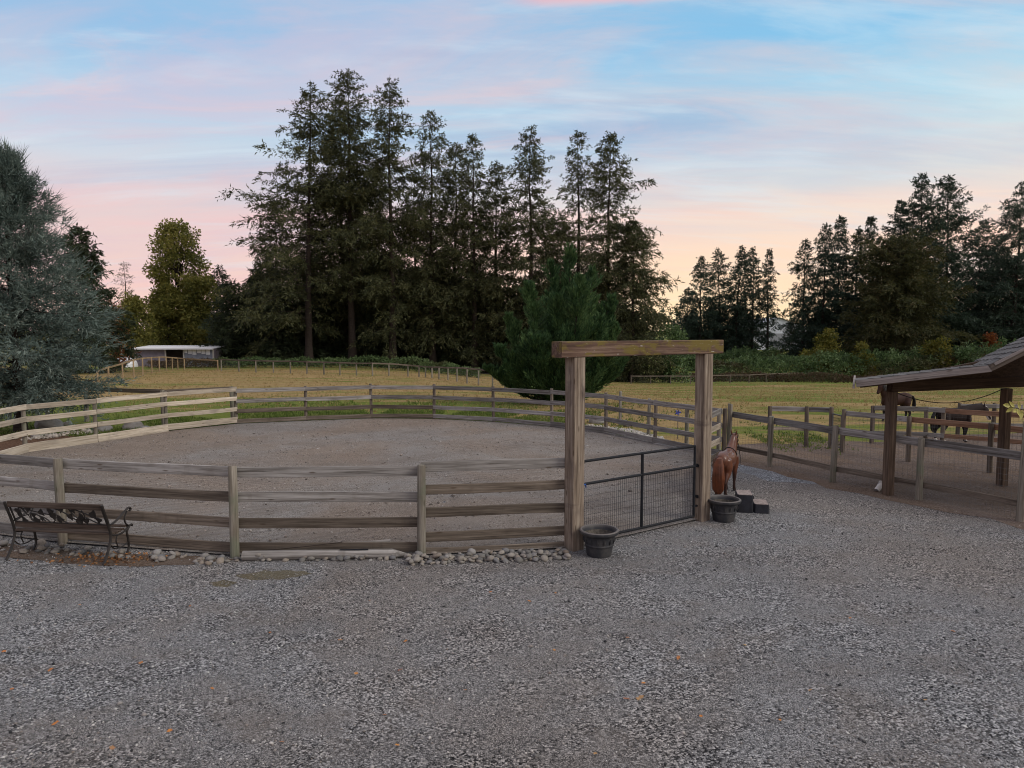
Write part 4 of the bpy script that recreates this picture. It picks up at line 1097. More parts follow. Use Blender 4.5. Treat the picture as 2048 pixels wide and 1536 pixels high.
UPS = ([(a_, b_, c_ * 1.22, d_ * 1.08) for a_, b_, c_, d_ in UP[0]], UP[1])
horse('horse_statue', Vector((4.47, 14.62, .004)), 90 - 32, .93, 'glossy brown life-size foal statue seen from behind beside the gate post', UPS, M['statue'], M['statue_hair'], .80, 'statue', .085, strap, mane=False)
q = at(1790, 26.2); q.z += .004
horse('standing_pony', q, 183, 1.107, 'dark brown pony standing head up in the field behind the shelter post', UPV, M['bay'], M['black_hair'], .55, 'pony', turn=10)
q = px(1906, 884, 0); q.z = .01
horse('reaching_pony', q, 4, 1.07, 'dark bay pony with white blaze and socks reaching its head forward', LOWN, M['dark_bay'], M['black_hair'], .6, 'pony', step=.05)

# ------------------------------------------------------------------ far fences, shed, barn
def far_fence(name, label, posts, mat, rail_mat, rails=(1.0,), wires=True, pr=.06, rw=.12):
    """posts: (u, base v, top v) in the photograph"""
    P = []
    for u, vb, vt in posts:
        b = px(u, vb); P.append((b, max(.7, min(1.5, ztop(vt, b.y) - b.z))))
    f = thing(name, tuple(P[len(P) // 2][0]), label, 'fence')
    for b, h in P: round_post('post', b, h, pr, mat, f, sink=.3, n=7)
    for (a, ha), (b, hb) in zip(P, P[1:]):
        for k in rails: lumber('rail', a + Vector((0, -.08, ha * k - .06)), b + Vector((0, -.08, hb * k - .06)), rw, .04, rail_mat, f, bow=.01)
    if wires:
        w = MB()
        for (a, ha), (b, hb) in zip(P, P[1:]):
            for k in (.15, .3, .45, .6, .75): w.tube([a + Vector((0, -.05, ha * k)), b + Vector((0, -.05, hb * k))], .004, 3, False)
            n = max(2, int((b - a).length / .3))
            for i in range(1, n):
                q = a.lerp(b, i / n); w.tube([q + Vector((0, -.05, .05)), q + Vector((0, -.05, ha * .85))], .003, 3, False)
        w.build('wire_mesh', M['wire'], f)
far_fence('field_side_fence', 'golden-railed field fence running back on the left of the field', [(196, 778, 742), (218, 769, 733), (246, 762, 726), (268, 756, 719), (286, 750, 715), (304, 747, 713), (319, 744, 713), (333, 742, 713), (345, 741, 714), (356, 740, 715), (369, 740, 716), (436, 742, 720)], M['golden_wood'], M['golden_wood'])
far_fence('field_back_fence', 'long grey post and rail fence along the back of the field below the tall firs', [(443, 742, 718), (478, 744, 719), (512, 745, 720), (547, 746, 721), (581, 747, 721), (614, 748, 722), (648, 749, 723), (680, 750, 724), (713, 751, 725), (745, 752, 725), (778, 752, 726), (816, 752, 729)], M['post_wood'], M['brown_wood'])
far_fence('field_corner_fence', 'row of close-set grey posts with one rail left of the green cypress', [(816, 753, 729), (838, 754, 731), (851, 755, 732), (864, 756, 733), (878, 758, 733), (896, 760, 734), (914, 763, 734), (934, 767, 735), (957, 770, 737), (985, 774, 740), (1010, 777, 742), (1040, 780, 745)], M['post_wood'], M['brown_wood'])
far_fence('pasture_fence', 'low grey wire fence far across the right pasture below the brambles', [(1262, 768, 751), (1301, 768, 751), (1341, 768, 751), (1381, 768, 751), (1421, 768, 750), (1460, 767, 749), (1498, 766, 749), (1532, 765, 747), (1564, 764, 746), (1598, 763, 745), (1632, 762, 744), (1665, 761, 743), (1698, 760, 742), (1732, 760, 742), (1770, 760, 742), (1810, 760, 742)], M['brown_wood'], M['brown_wood'], rails=(1.0,), rw=.10)

def shed():
    c = at(350, 84); w = 158 / F * 84; s = thing('livestock_shed', tuple(c), 'long low shed with white corrugated roof and open middle bay at far left', 'shed')
    z1 = ztop(697, 84) - c.z; zr = ztop(690, 84) - c.z; h = z1
    L = w / 2; d = 3.2
    B = lambda x, y, z: c + Vector((x, y, z))
    wall = plain('blue_grey_siding', (.20, .215, .26), .8, 0, .15, 2); dk = plain('mauve_grey_siding', (.17, .15, .18), .8, 0, .15, 2); wh = plain('white_sheet', (.7, .7, .72), .5, 0, .06, 1)
    MB().box(B(-L * .60, 0, h / 2), (L * .78, .08, h)).build('wall', dk, s)
    fw = MB().box(B(L * .60, 0, h / 2), (L * .74, .08, h)).build('wall', wall, s)
    MB().box(B(0, d, h / 2), (w - .1, .08, h)).build('wall', dk, s)
    for x in (-L + .02, L - .02): MB().box(B(x, d / 2, h / 2), (.08, d, h)).build('wall', dk, s)
    for x in (-L + .06, -L * .22, L * .24, L - .06): MB().box(B(x, -.10, h / 2), (.13, .13, h)).build('post', plain('pale_post', (.42, .40, .38), .8), s)
    for k in range(6):
        x = L * (.28 + k * .115); hh = .45 + .18 * ((k * 7) % 3) / 2
        MB().box(B(x, -.07, h - .1 - hh / 2), (L * .10, .03, hh)).build('hanging_flap', wh, s).parent = fw
    n = 46; V = []; Fc = []
    for i in range(n * 2 + 1):
        x = -L - .15 + (w + .3) * i / (n * 2); dz = .05 if i % 2 else 0
        V += [B(x, -.6, h + .02 + dz), B(x, d + .4, h + .26 + dz), B(x, -.6, h - .03 + dz), B(x, d + .4, h + .21 + dz)]
    for i in range(n * 2): a = i * 4; Fc += [(a, a + 4, a + 5, a + 1), (a + 2, a + 3, a + 7, a + 6), (a, a + 2, a + 6, a + 4), (a + 1, a + 5, a + 7, a + 3)]
    MB().add(V, Fc).build('corrugated_roof', wh, s)
    MB().box(B(0, -.66, h - .02), (w + .3, .04, .16)).build('roof_trim', wh, s)
    t = at(252, 82)
    k = MB().lathe([(.0, 1.25), (.5, 1.18), (.9, .95), (1.15, .6), (1.25, .2), (1.25, 0)][::-1], 24, (t.x, t.y, t.z)).build('calf_hutch', wh, smooth=True, loc=t)
    tag(k, 'white domed hutch left of the long shed', 'hutch')
shed()
def barn():
    c = at(1556, 190); b = thing('metal_barn', tuple(c), 'pale metal barn showing between the right-hand fir groups', 'barn')
    m = plain('pale_galvanised_sheet', (.55, .58, .63), .5, .1, .08, .6)
    W, D, H = 15, 20, 6.0; P = lambda x, y, z: c + Vector((x, y, z))
    V = [P(-W / 2, 0, 0), P(W / 2, 0, 0), P(W / 2, D, 0), P(-W / 2, D, 0), P(-W / 2, 0, H), P(W / 2, 0, H), P(W / 2, D, H), P(-W / 2, D, H), P(0, 0, H + 2.5), P(0, D, H + 2.5)]
    MB().add(V, [(0, 1, 5, 8, 4), (1, 2, 6, 5), (2, 3, 7, 9, 6), (3, 0, 4, 7)]).build('wall', m, b); bw = b.children[0]
    e = .15
    MB().add([P(-W / 2 - .5, -.5, H - .15 + e), P(0, -.5, H + 2.5 + e), P(0, D + .5, H + 2.5 + e), P(-W / 2 - .5, D + .5, H - .15 + e), P(W / 2 + .5, -.5, H - .15 + e), P(W / 2 + .5, D + .5, H - .15 + e)], [(0, 1, 2, 3), (1, 4, 5, 2)]).build('roof', m, b)
    MB().box(P(0, -.08, 2.2), (4, .1, 4.4)).build('door', plain('grey_door', (.25, .26, .28), .6), b).parent = bw
barn()

# ------------------------------------------------------------------ trees
def unit(v): return v / np.maximum(np.linalg.norm(v, axis=-1, keepdims=True), 1e-9)
def kites(P, D, L, W, rg, up_bias=.0):
    """leaf blades: four-cornered kites from P along D"""
    D = unit(D); A = rg.normal(0, 1, D.shape)
    if up_bias: A = A * (1 - up_bias) + np.cross(D, np.array([0, 0, 1.0])) * up_bias * 2
    S = unit(np.cross(D, np.cross(A, D)) + 1e-6)
    L = L[:, None]; W = W[:, None]
    return np.stack([P, P + D * L * .4 + S * W * .5, P + D * L, P + D * L * .45 - S * W * .5], 1)
def limb_tubes(paths, radii, n=4):
    """paths (B,K,3), radii (B,K) -> verts, quads"""
    B, K, _ = paths.shape
    T = np.gradient(paths, axis=1); T = unit(T)
    ref = np.where(np.abs(T[..., 2:3]) > .9, np.array([1.0, 0, 0]), np.array([0, 0, 1.0])); A = unit(np.cross(T, ref)); Bn = np.cross(T, A)
    ang = np.arange(n) * 2 * math.pi / n
    V = paths[:, :, None] + (A[:, :, None] * np.cos(ang)[None, None, :, None] + Bn[:, :, None] * np.sin(ang)[None, None, :, None]) * radii[:, :, None, None]
    i = (np.arange(B)[:, None, None] * K + np.arange(K - 1)[None, :, None]) * n; j = np.arange(n)[None, None]; j2 = (j + 1) % n
    Fc = np.stack([i + j, i + j2, i + n + j2, i + n + j], -1).reshape(-1, 4)
    return V.reshape(-1, 3), Fc

def conifer_mesh(H, Rr, seed, base=.05, power=.8, droop=.25, lift=.25, spacing=.55, per=5, dens=4.5, leaf=.42, lw=.15, gappy=.25, lean=0.0, hang=.25, top=.06, side=None, ragged=.3, tip=.0, limb_r=.022):
    """trunk path along z with whorls of drooping limbs; returns (trunk V,F), (limb V,F), leaf quads"""
    rg = np.random.default_rng(seed)
    zs = np.linspace(0, H, 14); wob = np.cumsum(rg.normal(0, .10, 14)) * min(1.0, H / 20)
    tx = lean * (zs / H) ** 1.6 * H + wob * (zs / H); ty = np.cumsum(rg.normal(0, .04, 14)) * (zs / H) * .5
    trunk = np.stack([tx, ty, zs], 1)[None]; r0 = H * .0125 + .05
    trad = (r0 * (1 - zs / H) ** 1.15 + .012)[None]; trad[0, 0] *= 1.35
    TV, TF = limb_tubes(trunk, trad, 9)
    z = base * H; h, az = [], []
    while z < H * .995:
        f = (z - base * H) / (H - base * H)
        k = max(rg.poisson(per * (1 - .25 * f)), 3)
        a0 = rg.uniform(0, 6.28)
        for i in range(max(k, 2)):
            h.append(z + rg.uniform(-.4, .4) * spacing); az.append(a0 + i * 6.28 / max(k, 1) + rg.normal(0, .35))
        z += spacing * rg.uniform(.65, 1.35) * (1 - .55 * f)
    h = np.clip(np.array(h), base * H, H * .995); az = np.array(az); f = (h - base * H) / (H * (1 - base))
    prof = (1 - f) ** power * np.clip(.55 + f * 2.2, 0, 1) + top * (1 - f) ** .35 + .012
    lumps = .5 + .5 * np.sin(az * 2 + h * .9 * 6 / H * 3 + seed) * np.sin(h * 1.7 + seed * 2 + az)
    L = Rr * prof * (1 - ragged + ragged * 1.5 * lumps) * np.where(rg.random(len(h)) < .12, rg.uniform(1.0, 1.18, len(h)), rg.uniform(.45, 1.08, len(h)))
    if side is not None: L = L * (1 + side[1] * np.cos(az - side[0]) * np.clip(1 - f * 1.1, 0, 1))
    keep = rg.random(len(h)) > gappy * (1 - f) ** .3 * (.3 + .7 * (1 - lumps)); h, az, f, L = h[keep], az[keep], f[keep], np.maximum(L[keep], .25)
    B = len(h); K = 7; t = np.linspace(0, 1, K)
    ox = np.interp(h, zs, trunk[0, :, 0]); oy = np.interp(h, zs, trunk[0, :, 1])
    ca, sa = np.cos(az), np.sin(az)
    up0 = lift * (.35 + 1.4 * f) + rg.normal(0, .17, B); dr = droop * (1.25 - f) * rg.uniform(.6, 1.4, B)
    bend = rg.normal(0, .12, B)
    rad = t[None] * L[:, None]
    dz = rad * up0[:, None] - dr[:, None] * L[:, None] * t[None] ** 1.7 + tip * L[:, None] * t[None] ** 4
    lat = bend[:, None] * L[:, None] * t[None] ** 2
    paths = np.stack([ox[:, None] + ca[:, None] * rad - sa[:, None] * lat, oy[:, None] + sa[:, None] * rad + ca[:, None] * lat, h[:, None] + dz], -1)
    LV, LF = limb_tubes(paths, (limb_r * (L[:, None] / 3) ** .7 * (1.05 - t[None] * .9)).clip(.006, .2), 3)
    # drooping twigs either side of each limb, needle sprays along each twig
    nt = (L * 3.2 + 3).astype(int); ti = np.repeat(np.arange(B), nt); NT_ = len(ti)
    tt = .06 + .94 * rg.random(NT_) ** .8
    k0 = np.clip((tt * (K - 1)).astype(int), 0, K - 2); fr = (tt * (K - 1) - k0)[:, None]
    P0 = paths[ti, k0] * (1 - fr) + paths[ti, k0 + 1] * fr; T = unit(paths[ti, k0 + 1] - paths[ti, k0])
    Sd = unit(np.cross(T, np.array([0, 0, 1.0])[None])); sg = rg.choice([-1, 1], NT_)
    tl = (L[ti] * .26 * np.sin(np.clip(tt, 0, 1) ** .7 * math.pi * .85 + .25) + .22) * rg.uniform(.5, 1.25, NT_)
    TD = unit(T * rg.uniform(.3, 1.1, NT_)[:, None] + Sd * (sg * rg.uniform(.1, 1.0, NT_))[:, None] + np.array([0, 0, 1.0]) * rg.normal(-.12, .28, NT_)[:, None])
    n = np.maximum((tl * dens * 1.15).astype(int), 2) + 2; bi = np.repeat(np.arange(NT_), n); N = len(bi)
    q = rg.random(N) ** .9
    P = P0[bi] + TD[bi] * (tl[bi] * q)[:, None] + np.array([0, 0, -1.0]) * (hang * tl[bi] * q ** 1.8)[:, None] + rg.normal(0, .045, (N, 3))
    D = TD[bi] * .8 + rg.normal(0, .45, (N, 3)) + np.array([0, 0, 1.0]) * (-hang * .9 * q)[:, None]
    ll = leaf * rg.uniform(.5, 1.4, N) * np.clip(.6 + L[ti][bi] / Rr * .5, .5, 1.05)
    Q = kites(P, D, ll, lw * rg.uniform(.6, 1.3, N), rg)
    # leader shoot
    m = 26; zt = rg.uniform(.93, 1.0, m) * H; Pt = np.stack([np.interp(zt, zs, trunk[0, :, 0]), np.interp(zt, zs, trunk[0, :, 1]), zt], 1); Dt = rg.normal(0, .5, (m, 3)) + np.array([0, 0, .8])
    Q = np.concatenate([Q, kites(Pt, Dt, np.full(m, leaf * .8), np.full(m, lw * .7), rg)])
    return (TV, TF), (LV, LF), Q
def tri(Q): return np.ascontiguousarray(Q[:, [0, 1, 2]] - (Q[:, [1]] - Q[:, [3]]) * .15)
def plant_tree(name, loc, label, meshes, leaf_mat, bark, cat='tree', group=None, rotz=0.0, scale=1.0):
    o = thing(name, tuple(loc), label, cat, group); o.rotation_euler = (0, 0, rotz); o.scale = (scale,) * 3 if not hasattr(scale, '__len__') else scale
    for nm, m, mt in (('trunk', meshes[0], bark), ('limbs', meshes[1], bark), ('crown', meshes[2], leaf_mat)):
        if m is None: continue
        if not m.materials: m.materials.append(mt)
        q = put(nm, m, None, o)
        if nm == 'limbs': q['kind'] = 'stuff'
    return o
def cmesh(**kw):
    (TV, TF), (LV, LF), Q = conifer_mesh(**kw)
    a = idx_mesh('trunk', TV, TF); shade(a, 60); return a, idx_mesh('limbs', LV, LF), np_mesh('crown', np.ascontiguousarray(Q[:, [0, 1, 2]] - (Q[:, [1]] - Q[:, [3]]) * .15), 3)

M['fir'] = leafmat('douglas_fir_needles', [(.024, .030, .014), (.052, .060, .026), (.085, .092, .038), (.13, .125, .058)], .35, .40)
M['fir_dark'] = leafmat('dark_evergreen_needles', [(.018, .026, .014), (.036, .050, .024), (.062, .080, .036)], .4, .35)
M['fir_blue'] = leafmat('right_fir_needles', [(.018, .031, .022), (.036, .060, .040), (.062, .092, .056)], .35, .35)
M['cedar'] = leafmat('blue_cedar_needles', [(.042, .066, .058), (.088, .125, .108), (.145, .185, .16), (.22, .265, .225)], .9, .2, .7)
M['cypress'] = leafmat('cypress_sprays', [(.016, .040, .018), (.040, .088, .034), (.078, .142, .052), (.14, .22, .08)], .8, .3)
M['poplar'] = leafmat('poplar_leaves', [(.06, .068, .016), (.13, .135, .03), (.21, .20, .045), (.31, .27, .075)], .3, .4)
M['orange_leaf'] = leafmat('orange_leaves', [(.09, .03, .012), (.18, .055, .016), (.27, .10, .03)], .6, .4)
M['yellow_leaf'] = leafmat('yellow_green_leaves', [(.05, .06, .010), (.12, .12, .020), (.22, .18, .035)], .7, .4)
M['bramble'] = leafmat('bramble_leaves', [(.028, .052, .019), (.066, .11, .04), (.11, .17, .062), (.165, .225, .095)], .35, .3, patch=((.07, .055, .025, 1), .12))
M['ruddy'] = leafmat('ruddy_evergreen', [(.022, .027, .011), (.046, .052, .018), (.072, .074, .026), (.095, .075, .03)], .3, .35)
M['dead_brush'] = leafmat('dead_brush', [(.045, .028, .016), (.09, .058, .034), (.14, .10, .06), (.05, .06, .02)], .5, .3)

def fir(u, Y, vtop, rpx, seed, label, name='fir_tree', mat='fir', group='tall firs behind the field', **kw):
    b = at(u, Y); H = ztop(vtop, Y) - b.z; Rr = rpx / F * Y * (1.38 if rpx > 90 else 1.62)
    d = dict(H=H, Rr=Rr, seed=seed, per=5.4, spacing=.58, leaf=.47, lw=.215, hang=.42); d.update(kw)
    d['gappy'] = min(.5, d.get('gappy', .25) * 1.0); d['dens'] = d.get('dens', 5) * 1.42; d['top'] = d.get('top', .04); d['power'] = d.get('power', .8) * 1.02; d['base'] = d.get('base', .05) * .75
    return plant_tree(name, b - Vector((0, 0, .1)), label, cmesh(**d), M[mat], M['bark'], group=group)
# the stand of tall firs across the middle
fir(618, 84, 165, 125, 1, 'tallest left fir of the stand with long limbs sweeping out to the left', base=.20, power=.62, droop=.22, lift=.16, dens=5.0, side=(math.pi, .30), gappy=.40, lean=.022, ragged=.5, hang=.3)
fir(705, 86, 140, 78, 2, 'very tall fir with a bare lower trunk and crooked tip, second from left', base=.34, power=.55, gappy=.35, dens=6, ragged=.5, lean=.0)
fir(690, 92, 190, 70, 3, 'slim fir just behind the second tall fir', base=.2, power=.6, gappy=.35, dens=6, ragged=.5)
fir(786, 85, 152, 80, 4, 'pointed tall fir, third peak from the left of the stand', base=.15, power=.62, gappy=.35, dens=6, ragged=.5)
fir(866, 87, 222, 72, 5, 'fir with drooping sprays, fourth peak of the stand', base=.12, power=.6, gappy=.30, dens=6, hang=.6, ragged=.45, droop=.4)
fir(908, 90, 285, 56, 6, 'shorter fir between the fourth and fifth peaks', base=.12, power=.6, gappy=.3, dens=6, hang=.5)
fir(950, 86, 268, 58, 7, 'narrow fir, fifth peak of the stand', base=.10, power=.6, gappy=.28, dens=6, hang=.5, ragged=.45)
fir(998, 88, 322, 56, 8, 'lower fir in the dip right of the fifth peak', base=.08, power=.6, gappy=.2, dens=6.5, hang=.5)
fir(1062, 85, 252, 72, 9, 'broad fir with dense crown left of the gap in the stand', base=.12, power=.6, gappy=.28, dens=6.5, ragged=.45)
fir(1156, 86, 262, 58, 10, 'open-branched fir with a slim top, left of the last pair', base=.2, power=.6, gappy=.40, dens=5.5, ragged=.5)
fir(1212, 85, 268, 78, 11, 'right fir of the last pair with stepped right side', base=.12, power=.58, gappy=.28, dens=6.5, ragged=.5, side=(0, .2))
fir(1262, 83, 440, 70, 12, 'shorter full fir at the right end of the tall stand', base=.05, power=.62, gappy=.12, dens=7, spacing=.5, droop=.3)
fir(1110, 92, 420, 75, 13, 'dark fir low behind the last pair of tall firs', base=.03, power=.7, gappy=.15, dens=7)
fir(560, 91, 400, 75, 14, 'half-height fir low behind the tallest left fir', base=.03, power=.7, gappy=.15, dens=6.5)
fir(745, 95, 330, 70, 15, 'half-hidden fir between the second and third peaks', base=.05, power=.65, gappy=.25, dens=6)
fir(830, 95, 370, 80, 16, 'half-hidden fir between the third and fourth peaks', base=.05, power=.65, gappy=.2, dens=6.5)
# dark understory filling the feet of the stand
ORD = 'first second third fourth fifth sixth seventh eighth ninth tenth eleventh twelfth thirteenth fourteenth fifteenth sixteenth seventeenth eighteenth'.split()
under = [cmesh(H=11, Rr=4.2, seed=40 + k, base=.0, power=.55, droop=.35, lift=.2, spacing=.42, per=7, dens=8, leaf=.55, lw=.26, gappy=.05, ragged=.3) for k in range(3)]
for i, (u, Y, s) in enumerate([(470, 88, .95), (515, 90, 1.0), (560, 87, .85), (610, 93, 1.1), (655, 90, .9), (700, 94, 1.05), (745, 89, .85), (790, 94, 1.1), (835, 90, .95), (880, 94, 1.15), (925, 89, 1.0), (970, 93, 1.1), (1015, 89, 1.0), (1060, 93, 1.2), (1105, 89, 1.1), (1150, 92, 1.2), (1195, 90, 1.1), (1240, 93, 1.0), (540, 97, 1.25), (640, 99, 1.3), (760, 99, 1.3), (860, 99, 1.35), (950, 99, 1.3)]):
    b = at(u, Y); plant_tree('understory_evergreen', b - Vector((0, 0, .2)), ('%s low dark evergreen from the left in the shade under the tall firs' % ORD[i] if i < 18 else '%s back-row dark evergreen from the left behind the tall firs' % ORD[i - 18]), under[i % 3], M['fir_dark'], M['bark'], group='low evergreens under the tall firs', rotz=i * 1.7, scale=s)

# firs at the right
for i, (u, Y, vt, r, lb) in enumerate([(1372, 150, 575, 34, 'low outer fir at the left end of the small right-hand fir group'), (1400, 146, 512, 36, 'fir with a flat top, second of the small right-hand group'), (1440, 148, 496, 38, 'rounded central fir of the small right-hand group'),
                                       (1470, 145, 490, 34, 'tallest fir of the small right-hand group'), (1503, 147, 494, 32, 'dense fir just left of the slim one in the small group'), (1534, 143, 498, 22, 'slim open fir at the right end of the small group'),
                                       (1605, 132, 478, 40, 'fir at the left edge of the large right-hand wood'), (1642, 130, 446, 44, 'dense fir in the left part of the large wood'), (1668, 134, 432, 40, 'first peak of the large right-hand wood'),
                                       (1705, 133, 452, 30, 'slim fir in the dip left of the big peaks'), (1732, 131, 432, 32, 'pointed fir just left of the big peaks'), (1790, 124, 400, 55, 'wide fir leaning into the left of the double peak'),
                                       (1832, 120, 348, 66, 'left fir of the tall double peak at right'), (1886, 121, 352, 72, 'right fir of the tall double peak with raised limbs'), (1950, 126, 440, 60, 'lower fir in the gap right of the double peak'),
                                       (2022, 118, 362, 70, 'tall dense fir at the right edge of the picture'), (2085, 120, 400, 70, 'fir cut off by the right edge behind the shelter roof'), (1985, 130, 470, 60, 'dark fir left of the right-edge fir')]):
    fir(u, Y, vt, r * (.92 if i < 11 else .95), 60 + i, lb, mat='fir_blue', group='firs across the right pasture', base=.06, power=.66, gappy=.12 if r < 60 else .22, dens=3.6, leaf=.58, lw=.29, spacing=.6, per=6, ragged=.5, lift=.45 if i in (12, 13) else .25)
under2 = [cmesh(H=12, Rr=5, seed=90 + k, base=.0, power=.5, droop=.35, lift=.2, spacing=.5, per=7, dens=7, leaf=.6, lw=.25, gappy=.05) for k in range(2)]
for i, (u, Y, s) in enumerate([(1350, 156, .55), (1385, 152, .8), (1430, 154, .9), (1480, 152, .9), (1590, 139, .7), (1640, 138, .9), (1690, 139, 1.0), (1740, 137, 1.0), (1840, 130, .95), (1900, 130, 1.0), (1960, 128, 1.0), (2030, 127, 1.1), (2090, 126, 1.1)]):
    b = at(u, Y); plant_tree('pasture_evergreen', b - Vector((0, 0, .2)), ('%s low dark evergreen from the left under the small right-hand firs' % ORD[i] if i < 4 else '%s low dark evergreen from the left under the large right-hand wood' % ORD[i - 4]), under2[i % 2], M['fir_dark'], M['bark'], group='low evergreens under the right-hand firs', rotz=i * 2.1, scale=s)
fir(1788, 112, 482, 96, 120, 'broad rounded ruddy-green evergreen in front of the double peak', name='broad_evergreen', mat='ruddy', group=None, base=.0, power=.36, droop=.35, lift=.4, spacing=.45, per=6, dens=5, leaf=.65, lw=.27, gappy=.05, hang=.3)
# left side
fir(172, 66, 452, 62, 130, 'dense dark spruce rising behind the blue cedar', name='spruce_tree', mat='fir_dark', group=None, base=.02, power=.55, droop=.3, spacing=.42, per=7, dens=9, gappy=.08, leaf=.45)
fir(254, 96, 522, 34, 131, 'thin sparse conifer between the spruce and the poplar', name='sparse_conifer', mat='ruddy', group=None, base=.1, power=.7, gappy=.5, dens=4, spacing=.7, leaf=.35, lw=.10)
fir(447, 104, 530, 40, 132, 'small dark fir between the poplar and the tall stand', group=None, mat='fir_dark', base=.0, power=.6, dens=7, gappy=.1)

def cedar():
    b = px(42, 866, 0); H = ztop(318, b.y); Rr = 2.8
    (TV, TF), (LV, LF), Q = conifer_mesh(H=H, Rr=Rr, seed=7, base=.10, power=.80, droop=.26, lift=.30, spacing=.20, per=8, dens=17, leaf=.20, lw=.075, gappy=.10, ragged=.30, hang=.25, tip=.12, top=.12, limb_r=.03)
    rg = np.random.default_rng(12)
    # short needle tufts standing on the sprays, plus long wispy shoots poking out of the outline
    i = rg.choice(len(Q), 90000); P = Q[i, 2] + rg.normal(0, .03, (90000, 3)); D = (Q[i, 2] - Q[i, 0]) * 2 + rg.normal(0, .5, (90000, 3)) * .25 + np.array([0, 0, .12])
    Q2 = kites(P, D, rg.uniform(.08, .18, 90000), rg.uniform(.035, .065, 90000), rg)
    out = np.hypot(Q[:, 2, 0], Q[:, 2, 1]) + Q[:, 2, 2] * .5; j = rg.choice(np.argsort(out)[-len(out) // 3:], 8000)
    D = np.stack([Q[j, 2, 0], Q[j, 2, 1], np.abs(rg.normal(.9, .5, 8000)) * 1.3], 1); D = unit(D) + rg.normal(0, .25, (8000, 3)); Q3 = kites(Q[j, 2], D, rg.uniform(.20, .58, 8000), rg.uniform(.022, .04, 8000), rg)
    # several rising leaders round the top
    a = idx_mesh('trunk', TV, TF); shade(a, 60)
    Qs = [Q, Q2, Q3]; LVs, LFs = [LV], [LF]; o = len(LV)
    for k in range(16):
        az = rg.uniform(0, 6.28); h0 = rg.uniform(.50, .88) * H; r0 = Rr * (1 - h0 / H) * rg.uniform(.5, .9)
        p0 = np.array([math.cos(az) * r0, math.sin(az) * r0, h0]); t = np.linspace(0, 1, 6)[:, None]; ln = rg.uniform(.7, 1.5)
        path = p0 + np.array([math.cos(az) * .35, math.sin(az) * .35, 1.0]) * t * ln + rg.normal(0, .03, (6, 3))
        V, Fc = limb_tubes(path[None], np.linspace(.018, .004, 6)[None], 3); LVs.append(V); LFs.append(Fc + o); o += len(V)
        n = 320; tt = rg.random(n); P = np.stack([np.interp(tt, t[:, 0], path[:, c]) for c in range(3)], 1); D = rg.normal(0, 1, (n, 3)); D[:, 2] = np.abs(D[:, 2]) * .7 + .3
        P += unit(D) * (rg.random(n) * .34 * (1 - tt))[:, None]; Qs.append(kites(P, D, rg.uniform(.08, .18, n), rg.uniform(.02, .04, n), rg))
    ms = (a, idx_mesh('limbs', np.concatenate(LVs), np.concatenate(LFs)), np_mesh('crown', tri(np.concatenate(Qs)), 3))
    plant_tree('blue_cedar', b, 'large blue-green cedar with wispy shoots at the left edge', ms, M['cedar'], M['bark'])
cedar()

